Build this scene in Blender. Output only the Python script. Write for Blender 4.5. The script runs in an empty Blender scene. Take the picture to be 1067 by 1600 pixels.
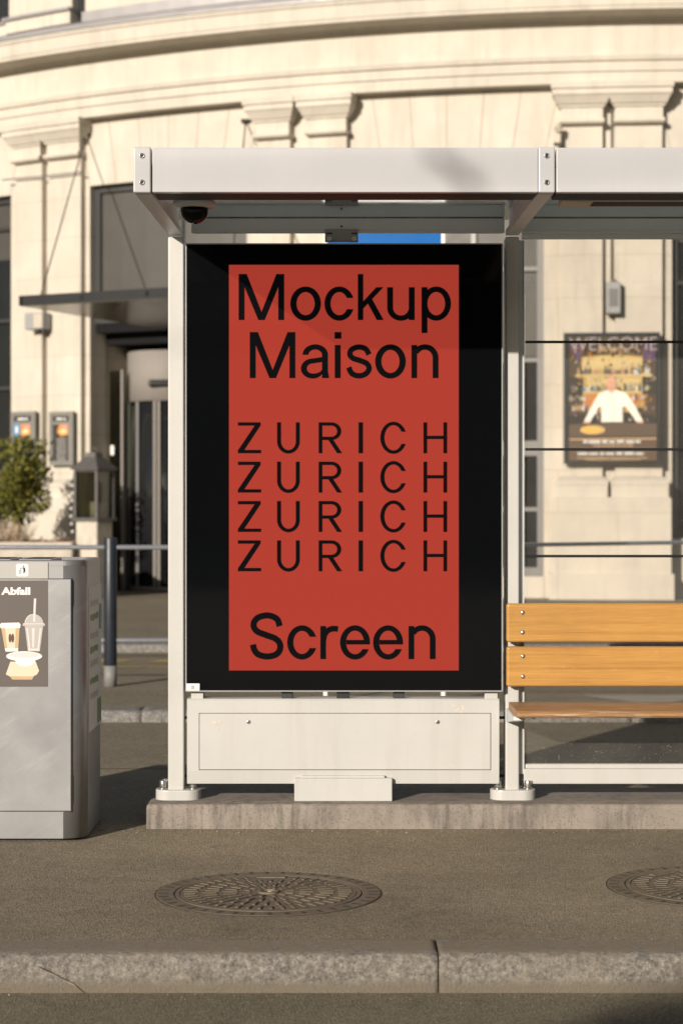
import bpy, bmesh, math, random
from mathutils import Vector, Matrix, noise
random.seed(7)
S = bpy.context.scene
COL = S.collection
R = math.radians
PI = math.pi
F, CX, CY, EYE = 3046.0, 533.5, 800.0, 1.28     # focal length in photo pixels, principal point, eye height


def P(px, py, Y):                                # photo pixel at distance Y -> world point
    return Vector(((px - CX) / F * Y, Y, EYE + (CY - py) / F * Y))


# ------------------------------------------------------------------ materials
MATS = {}


def N(nt, t, **kw):
    n = nt.nodes.new(t)
    for k, v in kw.items():
        setattr(n, k, v)
    return n


def newmat(name):
    m = bpy.data.materials.new(name)
    m.use_nodes = True
    nt = m.node_tree
    b = nt.nodes['Principled BSDF']
    MATS[name] = m
    return m, nt, b


def setp(b, **kw):
    names = {'rough': 'Roughness', 'metal': 'Metallic', 'spec': 'Specular IOR Level', 'coat': 'Coat Weight',
             'coatr': 'Coat Roughness', 'base': 'Base Color', 'trans': 'Transmission Weight', 'ior': 'IOR',
             'ecol': 'Emission Color', 'estr': 'Emission Strength', 'sub': 'Subsurface Weight'}
    for k, v in kw.items():
        if isinstance(v, tuple) and len(v) == 3:
            v = v + (1,)
        b.inputs[names[k]].default_value = v


def noise_node(nt, vec, scale, detail=4, rough=.6, sv=None):
    n = N(nt, 'ShaderNodeTexNoise')
    n.inputs['Scale'].default_value = scale
    n.inputs['Detail'].default_value = detail
    n.inputs['Roughness'].default_value = rough
    if sv:
        mp = N(nt, 'ShaderNodeMapping')
        mp.inputs['Scale'].default_value = sv
        nt.links.new(vec, mp.inputs['Vector'])
        vec = mp.outputs[0]
    nt.links.new(vec, n.inputs['Vector'])
    return n.outputs['Fac']


def ramp(nt, fac, stops):
    r = N(nt, 'ShaderNodeValToRGB')
    e = r.color_ramp.elements
    while len(e) < len(stops):
        e.new(.5)
    for i, (p, c) in enumerate(stops):
        e[i].position = p
        e[i].color = (c[0], c[1], c[2], 1) if not isinstance(c, (int, float)) else (c, c, c, 1)
    nt.links.new(fac, r.inputs['Fac'])
    return r.outputs['Color']


def mix(nt, a, b, fac, mode='MIX'):
    m = N(nt, 'ShaderNodeMix', data_type='RGBA', blend_type=mode)
    for sock, v in ((6, a), (7, b), (0, fac)):
        if hasattr(v, 'is_linked'):
            nt.links.new(v, m.inputs[sock])
        elif isinstance(v, (int, float)) and sock == 0:
            m.inputs[0].default_value = v
        else:
            m.inputs[sock].default_value = tuple(v) + (1,) if len(v) == 3 else v
    return m.outputs[2]


def bump(nt, b, h, strength=.3, dist=.01):
    n = N(nt, 'ShaderNodeBump')
    n.inputs['Strength'].default_value = strength
    n.inputs['Distance'].default_value = dist
    nt.links.new(h, n.inputs['Height'])
    nt.links.new(n.outputs[0], b.inputs['Normal'])


def texco(nt, out='Object'):
    return N(nt, 'ShaderNodeTexCoord').outputs[out]


def sc(c, k):
    return tuple(min(1, x * k) for x in c)


def plain(name, col, rough=.5, metal=0, var=.12, scale=6, spec=.5, fine=0, coat=0, streak=0):
    """a real surface: base colour with faint cloudy dirt, optional fine bump"""
    m, nt, b = newmat(name)
    setp(b, rough=rough, metal=metal, spec=spec, coat=coat)
    co = texco(nt)
    f = noise_node(nt, co, scale, 5, .65)
    c = ramp(nt, f, [(.3, sc(col, 1 - var)), (.7, sc(col, 1 + var * .6))])
    if streak:
        st = noise_node(nt, co, 1, 5, .7, (16, 16, .9))
        c = mix(nt, c, ramp(nt, st, [(.34, (.74, .70, .64)), (.52, 1.0)]), streak, 'MULTIPLY')
        gm = noise_node(nt, co, 55, 3, .7)
        c = mix(nt, c, ramp(nt, gm, [(.27, (.6, .55, .48)), (.36, 1.0)]), streak, 'MULTIPLY')
    nt.links.new(c, b.inputs['Base Color'])
    r2 = noise_node(nt, co, scale * 3, 3)
    rr = N(nt, 'ShaderNodeMapRange')
    rr.inputs[3].default_value = max(0, rough - .08)
    rr.inputs[4].default_value = min(1, rough + .08)
    nt.links.new(r2, rr.inputs[0])
    nt.links.new(rr.outputs[0], b.inputs['Roughness'])
    if fine:
        bump(nt, b, noise_node(nt, co, 180, 2), fine, .002)
    return m


def asphalt(name, col, patch=.25, grit=.5, sc_=1.0):
    m, nt, b = newmat(name)
    setp(b, rough=.85, spec=.35)
    co = texco(nt)
    v = N(nt, 'ShaderNodeTexVoronoi')
    v.inputs['Scale'].default_value = 150 * sc_
    nt.links.new(co, v.inputs['Vector'])
    chips = ramp(nt, v.outputs['Color'], [(.15, sc(col, .62)), (.6, col), (.93, sc(col, 1.25)), (1, sc(col, 1.9))])
    big = noise_node(nt, co, .9, 6, .62)
    mid = noise_node(nt, co, 7, 5, .65)
    c = mix(nt, chips, ramp(nt, big, [(.3, 1 - patch), (.7, 1.0)]), 1.0, 'MULTIPLY')
    c = mix(nt, c, ramp(nt, mid, [(.28, .75), (.5, 1.0), (.75, .96)]), .75, 'MULTIPLY')
    fine = noise_node(nt, co, 330 * sc_, 2, .7)
    c = mix(nt, c, ramp(nt, fine, [(.3, .55), (.55, 1.0)]), .6, 'MULTIPLY')
    spots = noise_node(nt, co, 38, 2, .5)
    c = mix(nt, c, sc(col, 1.7), ramp(nt, spots, [(.73, 0.0), (.77, .75)]))
    v2 = N(nt, 'ShaderNodeTexVoronoi')
    v2.inputs['Scale'].default_value = 2.6
    nt.links.new(co, v2.inputs['Vector'])
    wv = N(nt, 'ShaderNodeMath', operation='MULTIPLY_ADD')
    nt.links.new(mid, wv.inputs[0])
    wv.inputs[1].default_value = .05
    nt.links.new(v2.outputs['Distance'], wv.inputs[2])
    c = mix(nt, c, sc(col, .38), ramp(nt, wv.outputs[0], [(.055, .75), (.07, 0.0)]))
    nt.links.new(c, b.inputs['Base Color'])
    h = N(nt, 'ShaderNodeMath', operation='ADD')
    nt.links.new(v.outputs['Distance'], h.inputs[0])
    nt.links.new(fine, h.inputs[1])
    bump(nt, b, h.outputs[0], grit, .004)
    return m


def granite(name, a, c_, d):
    m, nt, b = newmat(name)
    setp(b, rough=.7, spec=.4)
    co = texco(nt)
    f = noise_node(nt, co, 85, 4, .7)
    c = ramp(nt, f, [(.33, d), (.45, a), (.58, c_), (.7, sc(c_, 1.25))])
    g = noise_node(nt, co, 26, 5, .7)
    c = mix(nt, c, ramp(nt, g, [(.33, .5), (.62, 1.0)]), .85, 'MULTIPLY')
    dirt = N(nt, 'ShaderNodeSeparateXYZ')
    nt.links.new(co, dirt.inputs[0])
    nt.links.new(c, b.inputs['Base Color'])
    bump(nt, b, noise_node(nt, co, 60, 6, .75), .8, .01)
    return m


def kerbmat():
    """granite with worn dusty top and mud splashed along its foot (object z: 0 = pavement level)"""
    m, nt, b = newmat('kerb_granite')
    setp(b, rough=.75, spec=.35)
    co = texco(nt)
    f = noise_node(nt, co, 75, 6, .85)
    c = ramp(nt, f, [(.33, (.10, .095, .09)), (.45, (.27, .25, .225)), (.57, (.44, .40, .34)), (.7, (.66, .61, .53))])
    g = noise_node(nt, co, 34, 6, .78)
    c = mix(nt, c, ramp(nt, g, [(.36, .42), (.6, 1.0)]), .85, 'MULTIPLY')
    big = noise_node(nt, co, 3.5, 5, .7)
    c = mix(nt, c, (.33, .28, .205), ramp(nt, big, [(.45, 0.0), (.7, .4)]))
    sx = N(nt, 'ShaderNodeSeparateXYZ')
    nt.links.new(co, sx.inputs[0])
    wob = N(nt, 'ShaderNodeMath', operation='MULTIPLY_ADD')
    nt.links.new(noise_node(nt, co, 18, 4, .7), wob.inputs[0])
    wob.inputs[1].default_value = .03
    nt.links.new(sx.outputs[2], wob.inputs[2])
    foot = ramp(nt, wob.outputs[0], [(0, 1.0), (1, 0.0)])
    mr = N(nt, 'ShaderNodeMapRange')
    mr.inputs[1].default_value = -.075
    mr.inputs[2].default_value = -.052
    mr.inputs[3].default_value = 1
    mr.inputs[4].default_value = 0
    nt.links.new(wob.outputs[0], mr.inputs[0])
    c = mix(nt, c, (.24, .205, .155), mr.outputs[0])
    top = N(nt, 'ShaderNodeMapRange')
    top.inputs[1].default_value = .0125
    top.inputs[2].default_value = .0165
    nt.links.new(wob.outputs[0], top.inputs[0])
    mm = N(nt, 'ShaderNodeMath', operation='MULTIPLY')
    mm.inputs[1].default_value = .8
    nt.links.new(top.outputs[0], mm.inputs[0])
    c = mix(nt, c, (.30, .25, .18), mm.outputs[0])
    nt.links.new(c, b.inputs['Base Color'])
    bump(nt, b, noise_node(nt, co, 90, 6, .8), 1.0, .012)
    return m


def concrete(name, col):
    m, nt, b = newmat(name)
    setp(b, rough=.85, spec=.3)
    co = texco(nt)
    f = noise_node(nt, co, 5, 6, .7)
    c = ramp(nt, f, [(.3, sc(col, .72)), (.7, sc(col, 1.1))])
    st = noise_node(nt, co, 1, 5, .65, (26, 26, 3.0))
    msk = noise_node(nt, co, 2.2, 4, .6)
    c = mix(nt, c, mix(nt, c, ramp(nt, st, [(.38, .5), (.56, 1.0)]), .9, 'MULTIPLY'), ramp(nt, msk, [(.4, .1), (.65, 1.0)]))
    pores = noise_node(nt, co, 120, 2, .6)
    c = mix(nt, c, ramp(nt, pores, [(.32, .55), (.45, 1.0)]), .7, 'MULTIPLY')
    nt.links.new(c, b.inputs['Base Color'])
    bump(nt, b, noise_node(nt, co, 150, 4, .7), .45, .004)
    return m


def stone(name, col, joints=True):
    """smooth pale limestone in big ashlar blocks; UV = metres along the curve, height"""
    m, nt, b = newmat(name)
    setp(b, rough=.8, spec=.3)
    uv = texco(nt, 'UV')
    co = texco(nt)
    f = noise_node(nt, co, 1.3, 6, .65)
    c = ramp(nt, f, [(.3, sc(col, .88)), (.72, sc(col, 1.06))])
    st = noise_node(nt, co, 1, 5, .7, (5, 5, .5))
    c = mix(nt, c, ramp(nt, st, [(.32, .8), (.52, 1.0)]), .6, 'MULTIPLY')
    if joints:
        br = N(nt, 'ShaderNodeTexBrick')
        br.offset = .5
        br.inputs['Scale'].default_value = 1
        br.inputs['Mortar Size'].default_value = .006
        br.inputs['Mortar Smooth'].default_value = .6
        br.inputs['Brick Width'].default_value = 1.7
        br.inputs['Row Height'].default_value = .62
        br.inputs['Color1'].default_value = (1, 1, 1, 1)
        br.inputs['Color2'].default_value = (.955, .94, .92, 1)
        br.inputs['Mortar'].default_value = (.62, .57, .5, 1)
        nt.links.new(uv, br.inputs['Vector'])
        c = mix(nt, c, br.outputs['Color'], .75, 'MULTIPLY')
    nt.links.new(c, b.inputs['Base Color'])
    bump(nt, b, noise_node(nt, co, 30, 5, .7), .15, .01)
    return m


def wood(name, col, dark, rough=.35, worn=0):
    m, nt, b = newmat(name)
    setp(b, rough=rough, spec=.45, coat=.25 if not worn else 0, coatr=.25)
    co = texco(nt)
    g = noise_node(nt, co, 1, 7, .72, (.55, 26, 44))
    g2 = noise_node(nt, co, 1, 5, .7, (7, 240, 330))
    c = ramp(nt, g, [(.3, dark), (.48, col), (.7, sc(col, 1.12))])
    c = mix(nt, c, ramp(nt, g2, [(.35, .62), (.6, 1.0)]), .6 + .4 * worn, 'MULTIPLY')
    bl = noise_node(nt, co, 2.3, 4, .6)
    c = mix(nt, c, ramp(nt, bl, [(.35, .85), (.65, 1.05)]), .7, 'MULTIPLY')
    if worn:
        w = noise_node(nt, co, 1, 6, .75, (5, 40, 90))
        c = mix(nt, c, (.62, .5, .36), ramp(nt, w, [(.52, 0.0), (.64, .6)]))
    else:
        w = noise_node(nt, co, 1, 5, .7, (6, 6, 14))
        c = mix(nt, c, (.66, .45, .22), ramp(nt, w, [(.62, 0.0), (.72, .3)]))
    nt.links.new(c, b.inputs['Base Color'])
    bump(nt, b, g2, .12 + .3 * worn, .003)
    return m


def glass(name, tint=(.93, .96, .95), dust=0.0, ior=1.45):
    m, nt, b = newmat(name)
    nt.nodes.remove(b)
    out = nt.nodes['Material Output']
    t = N(nt, 'ShaderNodeBsdfTransparent')
    t.inputs[0].default_value = tint + (1,)
    g = N(nt, 'ShaderNodeBsdfGlossy')
    g.inputs['Roughness'].default_value = .01
    fr = N(nt, 'ShaderNodeFresnel')
    fr.inputs[0].default_value = ior
    ms = N(nt, 'ShaderNodeMixShader')
    nt.links.new(fr.outputs[0], ms.inputs[0])
    nt.links.new(t.outputs[0], ms.inputs[1])
    nt.links.new(g.outputs[0], ms.inputs[2])
    last = ms.outputs[0]
    if dust:
        co = texco(nt)
        d = N(nt, 'ShaderNodeBsdfDiffuse')
        d.inputs[0].default_value = (.55, .53, .48, 1)
        sp = noise_node(nt, co, 170, 2, .5)
        cl = noise_node(nt, co, 3, 4, .6)
        hz = N(nt, 'ShaderNodeSeparateXYZ')
        nt.links.new(co, hz.inputs[0])
        mr = N(nt, 'ShaderNodeMapRange')             # splash dirt sits near the foot of the pane
        mr.inputs[1].default_value = .45
        mr.inputs[2].default_value = .12
        nt.links.new(hz.outputs[2], mr.inputs[0])
        a = ramp(nt, sp, [(.67, 0.0), (.74, .6)])
        q = N(nt, 'ShaderNodeMath', operation='MULTIPLY')
        nt.links.new(a, q.inputs[0])
        nt.links.new(mr.outputs[0], q.inputs[1])
        film = N(nt, 'ShaderNodeMath', operation='MULTIPLY_ADD')
        nt.links.new(cl, film.inputs[0])
        film.inputs[1].default_value = .05 * dust
        nt.links.new(q.outputs[0], film.inputs[2])
        m2 = N(nt, 'ShaderNodeMixShader')
        nt.links.new(film.outputs[0], m2.inputs[0])
        nt.links.new(last, m2.inputs[1])
        nt.links.new(d.outputs[0], m2.inputs[2])
        last = m2.outputs[0]
    nt.links.new(last, out.inputs[0])
    return m


def steel(name, col, rough=.38, metal=.75):
    """brushed stainless sheet with faint vertical brushing, wipe marks and streaks"""
    m, nt, b = newmat(name)
    setp(b, metal=metal, spec=.5)
    co = texco(nt)
    br = noise_node(nt, co, 1, 3, .6, (420, 420, 9))
    cl = noise_node(nt, co, 3.2, 5, .65)
    mp = N(nt, 'ShaderNodeMapping')
    mp.inputs['Rotation'].default_value = (0, R(35), 0)
    nt.links.new(co, mp.inputs[0])
    sw = noise_node(nt, mp.outputs[0], 1, 5, .7, (4, 6, 22))
    c = ramp(nt, cl, [(.3, sc(col, .86)), (.7, sc(col, 1.08))])
    c = mix(nt, c, sc(col, 1.3), ramp(nt, sw, [(.55, 0.0), (.72, .5)]))
    nt.links.new(c, b.inputs['Base Color'])
    mr = N(nt, 'ShaderNodeMapRange')
    mr.inputs[3].default_value = rough - .07
    mr.inputs[4].default_value = rough + .12
    nt.links.new(cl, mr.inputs[0])
    nt.links.new(mr.outputs[0], b.inputs['Roughness'])
    bump(nt, b, br, .05, .001)
    return m


def leafmat(name, c1, c2, c3):
    m, nt, b = newmat(name)
    setp(b, rough=.5, spec=.4)
    oi = N(nt, 'ShaderNodeNewGeometry')
    c = ramp(nt, oi.outputs['Random Per Island'], [(0, c1), (.55, c2), (.93, c2), (1, c3)])
    nt.links.new(c, b.inputs['Base Color'])
    return m


WHITE = plain('white_coat', (.495, .492, .468), .38, 0, .05, 3, .5, streak=.15)
FASCIA = plain('fascia_coat', (.465, .465, .475), .32, 0, .04, 2, .5, streak=.07)
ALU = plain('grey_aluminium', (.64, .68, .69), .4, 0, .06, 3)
ALUD = plain('shaded_profile', (.05, .05, .05), .6, 0, .06, 3, .15)  # profile tone darkened to stand for the shade under the fascia
BOLT = plain('bolt_steel', (.55, .54, .52), .3, .9, .1, 40)
BLACKP = plain('black_plastic', (.012, .012, .013), .35, 0, .1, 5)
DARKM = plain('dark_metal', (.025, .027, .03), .4, .2, .15, 5)
NAVY = plain('dark_blue_paint', (.018, .024, .034), .4, 0, .2, 8)
RAILM = plain('rail_steel', (.58, .61, .66), .16, .75, .08, 5)
ASPH = asphalt('pavement_asphalt', (.385, .326, .225), .4, .9)
ROADM = asphalt('road_asphalt', (.28, .243, .165), .25, .9)
FARM = asphalt('far_asphalt', (.285, .242, .17), .22, .8, .6)
EARTH = plain('earth', (.12, .11, .09), .9)
KERB = kerbmat()
GRAN = granite('far_granite', (.20, .19, .175), (.30, .285, .26), (.08, .08, .08))
CONC = concrete('plinth_concrete', (.285, .25, .215))
STONE = stone('facade_stone', (.575, .53, .455))
STONEP = stone('facade_stone_plain', (.575, .53, .455), False)
ZINC = plain('zinc_sheet', (.33, .32, .325), .5, .3, .12, 3)
WOODB = wood('bench_wood', (.50, .265, .072), (.38, .175, .04), .32)
WOODS = wood('seat_wood', (.37, .20, .085), (.17, .075, .028), .5, 1)
BIN = steel('bin_steel', (.285, .287, .292), .42, .6)
BIND = plain('bin_seam', (.02, .022, .024), .6)
IRON = plain('cast_iron', (.17, .142, .102), .75, .1, .3, 18, .4, .3)
IROND = plain('cast_iron_recess', (.05, .04, .028), .85, 0, .3, 30)
BGLASS = plain('black_glass', (.003, .0034, .004), .05, 0, .05, 2, .16)
ROOFP = plain('roof_panel', (.78, .90, .98), .04, 1, .03, 2, .6)
CLEAR = glass('clear_glass', (.955, .95, .94), 1.0)
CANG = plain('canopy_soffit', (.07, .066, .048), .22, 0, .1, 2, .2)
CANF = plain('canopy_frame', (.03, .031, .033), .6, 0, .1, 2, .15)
LANTG = glass('lantern_glass', (.4, .43, .38), 0, 1.6)
WPANE = plain('window_glass', (.016, .017, .018), .08, 0, .2, 1, .5)
BLIND = plain('window_blind', (.062, .057, .05), .5, 0, .1, 2, .5)
WFRAME = plain('window_frame_grey', (.17, .168, .165), .4, .2, .06, 3)
DFRAME = plain('window_frame_dark', (.05, .052, .052), .4, .2, .06, 3)
BEIGEM = plain('door_drum_beige', (.235, .215, .195), .7, 0, .05, 2)
MENUF = plain('menu_frame_grey', (.22, .215, .195), .5, .2, .1, 6)
GREYBOX = plain('grey_box', (.30, .30, .30), .5, 0, .08, 8)
BEIGEBOX = plain('beige_box', (.5, .45, .36), .5, 0, .08, 8)
BLUE = plain('blue_panel', (.0, .115, .40), .35, 0, .04, 2)
WPAINT = plain('white_paint', (.8, .79, .76), .5, 0, .04, 4)
LEAF = leafmat('olive_leaf', (.05, .058, .012), (.17, .165, .03), (.42, .34, .06))
DRYLEAF = leafmat('dry_leaf', (.10, .04, .015), (.2, .085, .03), (.36, .2, .08))
STALK = leafmat('dry_stalk', (.18, .12, .07), (.28, .2, .12), (.16, .2, .06))
BARK = plain('bark', (.16, .11, .06), .9, 0, .3, 20)
GRITM = leafmat('grit_stone', (.09, .078, .06), (.2, .175, .135), (.48, .43, .34))
CHALK = plain('planter_stone', (.52, .47, .40), .85, 0, .2, 6, .3, .3)
YELL = plain('yellow_marking', (.5, .36, .06), .8, 0, .3, 9)
CITY = plain('city_plaster', (.12, .105, .09), .85, 0, .15, .5)


def flat(name, c, rough=.5):
    return plain('print_' + name, c, rough, 0, .03, 8, .4)


PK = {n: flat(n, c) for n, c in dict(
    red=(.5, .06, .04), brown=(.095, .062, .04), taupe=(.105, .088, .08), white=(.78, .76, .72), cream=(.66, .56, .42),
    tan=(.50, .35, .19), coffee=(.10, .06, .035), clear=(.42, .39, .37), clearlight=(.6, .57, .54), black=(.012, .012, .014),
    gold=(.56, .38, .13), palegold=(.70, .55, .28), orange=(.62, .25, .06), skin=(.6, .33, .22), purple=(.14, .09, .2),
    dark=(.038, .034, .032), glow=(.72, .42, .09), green=(.12, .22, .07), grey=(.4, .39, .37), lightgrey=(.58, .57, .55),
    blue=(.12, .25, .40), pale=(.66, .6, .58), darkgreen=(.05, .09, .05), pink=(.5, .28, .26), welcome=(.42, .36, .38)).items()}


def scratchglass(m):
    return m


# a lit screen: it gives off its own picture light, under glossy front glass
def screenmat(name, col, e, estr):
    m, nt, b = newmat(name)
    setp(b, base=col, rough=.12, spec=.03, ecol=e, estr=estr)
    return m


SCREEN = screenmat('screen_red', (.05, .006, .004), (.345, .038, .0235), 1.0)
SCREENK = screenmat('screen_black', (.003, .003, .0033), (.002, .002, .0022), 1.0)


# ------------------------------------------------------------------ mesh helpers
class MB:
    """collects shapes into one bmesh, with several materials"""

    def __init__(s):
        s.bm = bmesh.new()
        s.mats = []

    def mi(s, m):
        if m not in s.mats:
            s.mats.append(m)
        return s.mats.index(m)

    def add(s, tmp, m, smooth=False):
        i = s.mi(m)
        for f in tmp.faces:
            f.material_index = i
            f.smooth = smooth
        me = bpy.data.meshes.new('t')
        tmp.to_mesh(me)
        tmp.free()
        s.bm.from_mesh(me)
        bpy.data.meshes.remove(me)
        return s

    def box(s, m, x0, x1, y0, y1, z0, z1, bev=.003, seg=2, rot=None, piv=None):
        t = bmesh.new()
        bmesh.ops.create_cube(t, size=1)
        c = Vector(((x0 + x1) / 2, (y0 + y1) / 2, (z0 + z1) / 2))
        d = (abs(x1 - x0), abs(y1 - y0), abs(z1 - z0))
        for v in t.verts:
            v.co = Vector((v.co.x * d[0], v.co.y * d[1], v.co.z * d[2])) + c
        bev = min(bev, min(d) * .45)
        if bev > 0:
            bmesh.ops.bevel(t, geom=t.edges[:], offset=bev, segments=seg, affect='EDGES', profile=.5)
        if rot:
            bmesh.ops.rotate(t, verts=t.verts[:], cent=piv or c, matrix=rot)
        return s.add(t, m)

    def cyl(s, m, p0, p1, r0, r1=None, n=24, caps=True, bev=0):
        p0, p1 = Vector(p0), Vector(p1)
        d = p1 - p0
        t = bmesh.new()
        bmesh.ops.create_cone(t, cap_ends=caps, segments=n, radius1=r0, radius2=r0 if r1 is None else r1, depth=d.length)
        if bev:
            es = [e for e in t.edges if len(e.link_faces) == 2 and any(len(f.verts) > 4 for f in e.link_faces)]
            bmesh.ops.bevel(t, geom=es, offset=bev, segments=2, affect='EDGES', profile=.5)
        q = d.to_track_quat('Z', 'Y').to_matrix().to_4x4()
        bmesh.ops.transform(t, matrix=Matrix.Translation((p0 + p1) / 2) @ q, verts=t.verts[:])
        i = s.mi(m)
        s.add(t, m)
        s.bm.faces.ensure_lookup_table()
        for f in s.bm.faces[-(n + 2 + (0)):]:
            if len(f.verts) == 4:
                f.smooth = True
        return s

    def tube(s, m, pts, r, n=8):
        pts = [Vector(p) for p in pts]
        t = bmesh.new()
        rings = []
        for i, p in enumerate(pts):
            d = (pts[min(i + 1, len(pts) - 1)] - pts[max(i - 1, 0)]).normalized()
            a = d.orthogonal().normalized() if abs(d.z) > .95 else d.cross(Vector((0, 0, 1))).normalized()
            b = d.cross(a)
            rr = r[i] if isinstance(r, (list, tuple)) else r
            rings.append([t.verts.new(p + a * math.cos(2 * PI * k / n) * rr + b * math.sin(2 * PI * k / n) * rr) for k in range(n)])
        for a, b in zip(rings, rings[1:]):
            for k in range(n):
                t.faces.new((a[k], a[(k + 1) % n], b[(k + 1) % n], b[k]))
        t.faces.new(rings[0])
        t.faces.new(rings[-1])
        bmesh.ops.recalc_face_normals(t, faces=t.faces[:])
        return s.add(t, m, True)

    def loft(s, m, rings, caps=True, smooth=False):
        t = bmesh.new()
        vs = [[t.verts.new(p) for p in r] for r in rings]
        n = len(vs[0])
        for a, b in zip(vs, vs[1:]):
            for k in range(n):
                t.faces.new((a[k], a[(k + 1) % n], b[(k + 1) % n], b[k]))
        if caps:
            t.faces.new(vs[0])
            t.faces.new(vs[-1])
        bmesh.ops.recalc_face_normals(t, faces=t.faces[:])
        return s.add(t, m, smooth)

    def lathe(s, m, c, prof, n=32, axis='Z', smooth=True):
        c = Vector(c)
        rings = []
        for r, h in prof:
            ring = []
            for k in range(n):
                a = 2 * PI * k / n
                if axis == 'Z':
                    ring.append(c + Vector((r * math.cos(a), r * math.sin(a), h)))
                else:
                    ring.append(c + Vector((r * math.cos(a), -h, r * math.sin(a))))
            rings.append(ring)
        return s.loft(m, rings, True, smooth)

    def poly(s, m, pts, thick=None):
        """flat polygon; thick: vector to extrude along"""
        t = bmesh.new()
        a = [t.verts.new(p) for p in pts]
        if thick is None:
            t.faces.new(a)
        else:
            b = [t.verts.new(Vector(p) + Vector(thick)) for p in pts]
            t.faces.new(a)
            t.faces.new(b[::-1])
            n = len(a)
            for k in range(n):
                t.faces.new((a[k], b[k], b[(k + 1) % n], a[(k + 1) % n]))
            bmesh.ops.recalc_face_normals(t, faces=t.faces[:])
        return s.add(t, m)

    def build(s, name, parent=None, uvfacade=False):
        me = bpy.data.meshes.new(name)
        s.bm.normal_update()
        base = Vector((0, 0, 0))
        q = parent
        while q is not None:
            base = q.location.copy()
            q = q.parent
        if uvfacade:
            uv = s.bm.loops.layers.uv.new('UVMap')
            for f in s.bm.faces:
                for l in f.loops:
                    p = l.vert.co
                    l[uv].uv = (math.atan2(p.x - XC, YC - p.y) * 19.4, p.z - .03)
        if parent is not None:
            for v in s.bm.verts:
                v.co -= base
        s.bm.to_mesh(me)
        s.bm.free()
        for m in s.mats:
            me.materials.append(m)
        o = bpy.data.objects.new(name, me)
        COL.objects.link(o)
        if parent is not None:
            o.parent = parent
        return o


def tag(o, label=None, cat=None, group=None, kind=None):
    if label:
        o['label'] = label
    if cat:
        o['category'] = cat
    if group:
        o['group'] = group
    if kind:
        o['kind'] = kind
    return o


def thing(name, loc, label, cat, group=None):
    o = bpy.data.objects.new(name, None)
    o.empty_display_size = .1
    COL.objects.link(o)
    o.location = loc
    return tag(o, label, cat, group)


def single(mb, name, loc, label, cat, group=None):
    """a thing that is one mesh, its origin at loc"""
    o = mb.build(name)
    o.data.transform(Matrix.Translation(-Vector(loc)))
    o.location = loc
    return tag(o, label, cat, group)


def structure(mb, name):
    return tag(mb.build(name), kind='structure')


# flat lettering/graphics helpers: work in (u, v) picture coordinates mapped by a function to world
def ellip(cx, cy, rx, ry, a0=0, a1=360, n=40):
    return [(cx + rx * math.cos(R(a0 + (a1 - a0) * i / n)), cy - ry * math.sin(R(a0 + (a1 - a0) * i / n))) for i in range(n + 1)]


def ringpoly(cx, cy, ro, ri, a0=0, a1=360, b0=None, b1=None, n=48, cin=None):
    """band between two elliptic arcs (angles counter-clockwise from +u, v down)"""
    b0 = a0 if b0 is None else b0
    b1 = a1 if b1 is None else b1
    ci = cin or (cx, cy)
    o = ellip(cx, cy, ro[0], ro[1], a0, a1, n)
    i = ellip(ci[0], ci[1], ri[0], ri[1], b0, b1, n)
    return [('strip', o, i)]


def catmull(pts, n=8):
    out = []
    p = [pts[0]] + pts + [pts[-1]]
    for i in range(1, len(p) - 2):
        for k in range(n):
            t = k / n
            out.append(tuple(.5 * (2 * p[i][j] + (p[i + 1][j] - p[i - 1][j]) * t + (2 * p[i - 1][j] - 5 * p[i][j] + 4 * p[i + 1][j] - p[i + 2][j]) * t * t
                                   + (3 * p[i][j] - p[i - 1][j] - 3 * p[i + 1][j] + p[i + 2][j]) * t ** 3) for j in (0, 1)))
    out.append(pts[-1])
    return out


def stroke(pts, w):
    L, Q = [], []
    for i, p in enumerate(pts):
        a, b = pts[max(i - 1, 0)], pts[min(i + 1, len(pts) - 1)]
        d = Vector((b[0] - a[0], b[1] - a[1])).normalized()
        L.append((p[0] - d.y * w / 2, p[1] + d.x * w / 2))
        Q.append((p[0] + d.y * w / 2, p[1] - d.x * w / 2))
    return [('strip', L, Q)]


def rect(x0, x1, y0, y1):
    return [('poly', [(x0, y0), (x1, y0), (x1, y1), (x0, y1)])]


def pg(*pts):
    return [('poly', list(pts))]


def draw(mb, m, shapes, fmap, lift=0.0, step=4e-5):
    """fmap(u, v, h) -> world, h metres towards the viewer; every shape lies a hair above the one before"""
    h = lift
    for sh in shapes:
        t = bmesh.new()
        if sh[0] == 'strip':
            A = [t.verts.new(fmap(u, v, h)) for u, v in sh[1]]
            B = [t.verts.new(fmap(u, v, h)) for u, v in sh[2]]
            for i in range(len(A) - 1):
                t.faces.new((A[i], A[i + 1], B[i + 1], B[i]))
        else:
            pts = sh[1]
            if len(pts) > 2 and (Vector(pts[0]) - Vector(pts[-1])).length < 1e-6:
                pts = pts[:-1]
            t.faces.new([t.verts.new(fmap(u, v, h)) for u, v in pts])
        bmesh.ops.recalc_face_normals(t, faces=t.faces[:])
        mb.add(t, m)
        h += step
    return h


def textpolys(body, bold=0.0):
    c = bpy.data.curves.new('t', 'FONT')
    c.body = body
    c.offset = bold
    c.resolution_u = 4
    o = bpy.data.objects.new('t', c)
    COL.objects.link(o)
    dg = bpy.context.evaluated_depsgraph_get()
    me = bpy.data.meshes.new_from_object(o.evaluated_get(dg))
    bpy.data.objects.remove(o)
    v = [p.co.copy() for p in me.vertices]
    f = [tuple(p.vertices) for p in me.polygons]
    bpy.data.meshes.remove(me)
    return v, f


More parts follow.
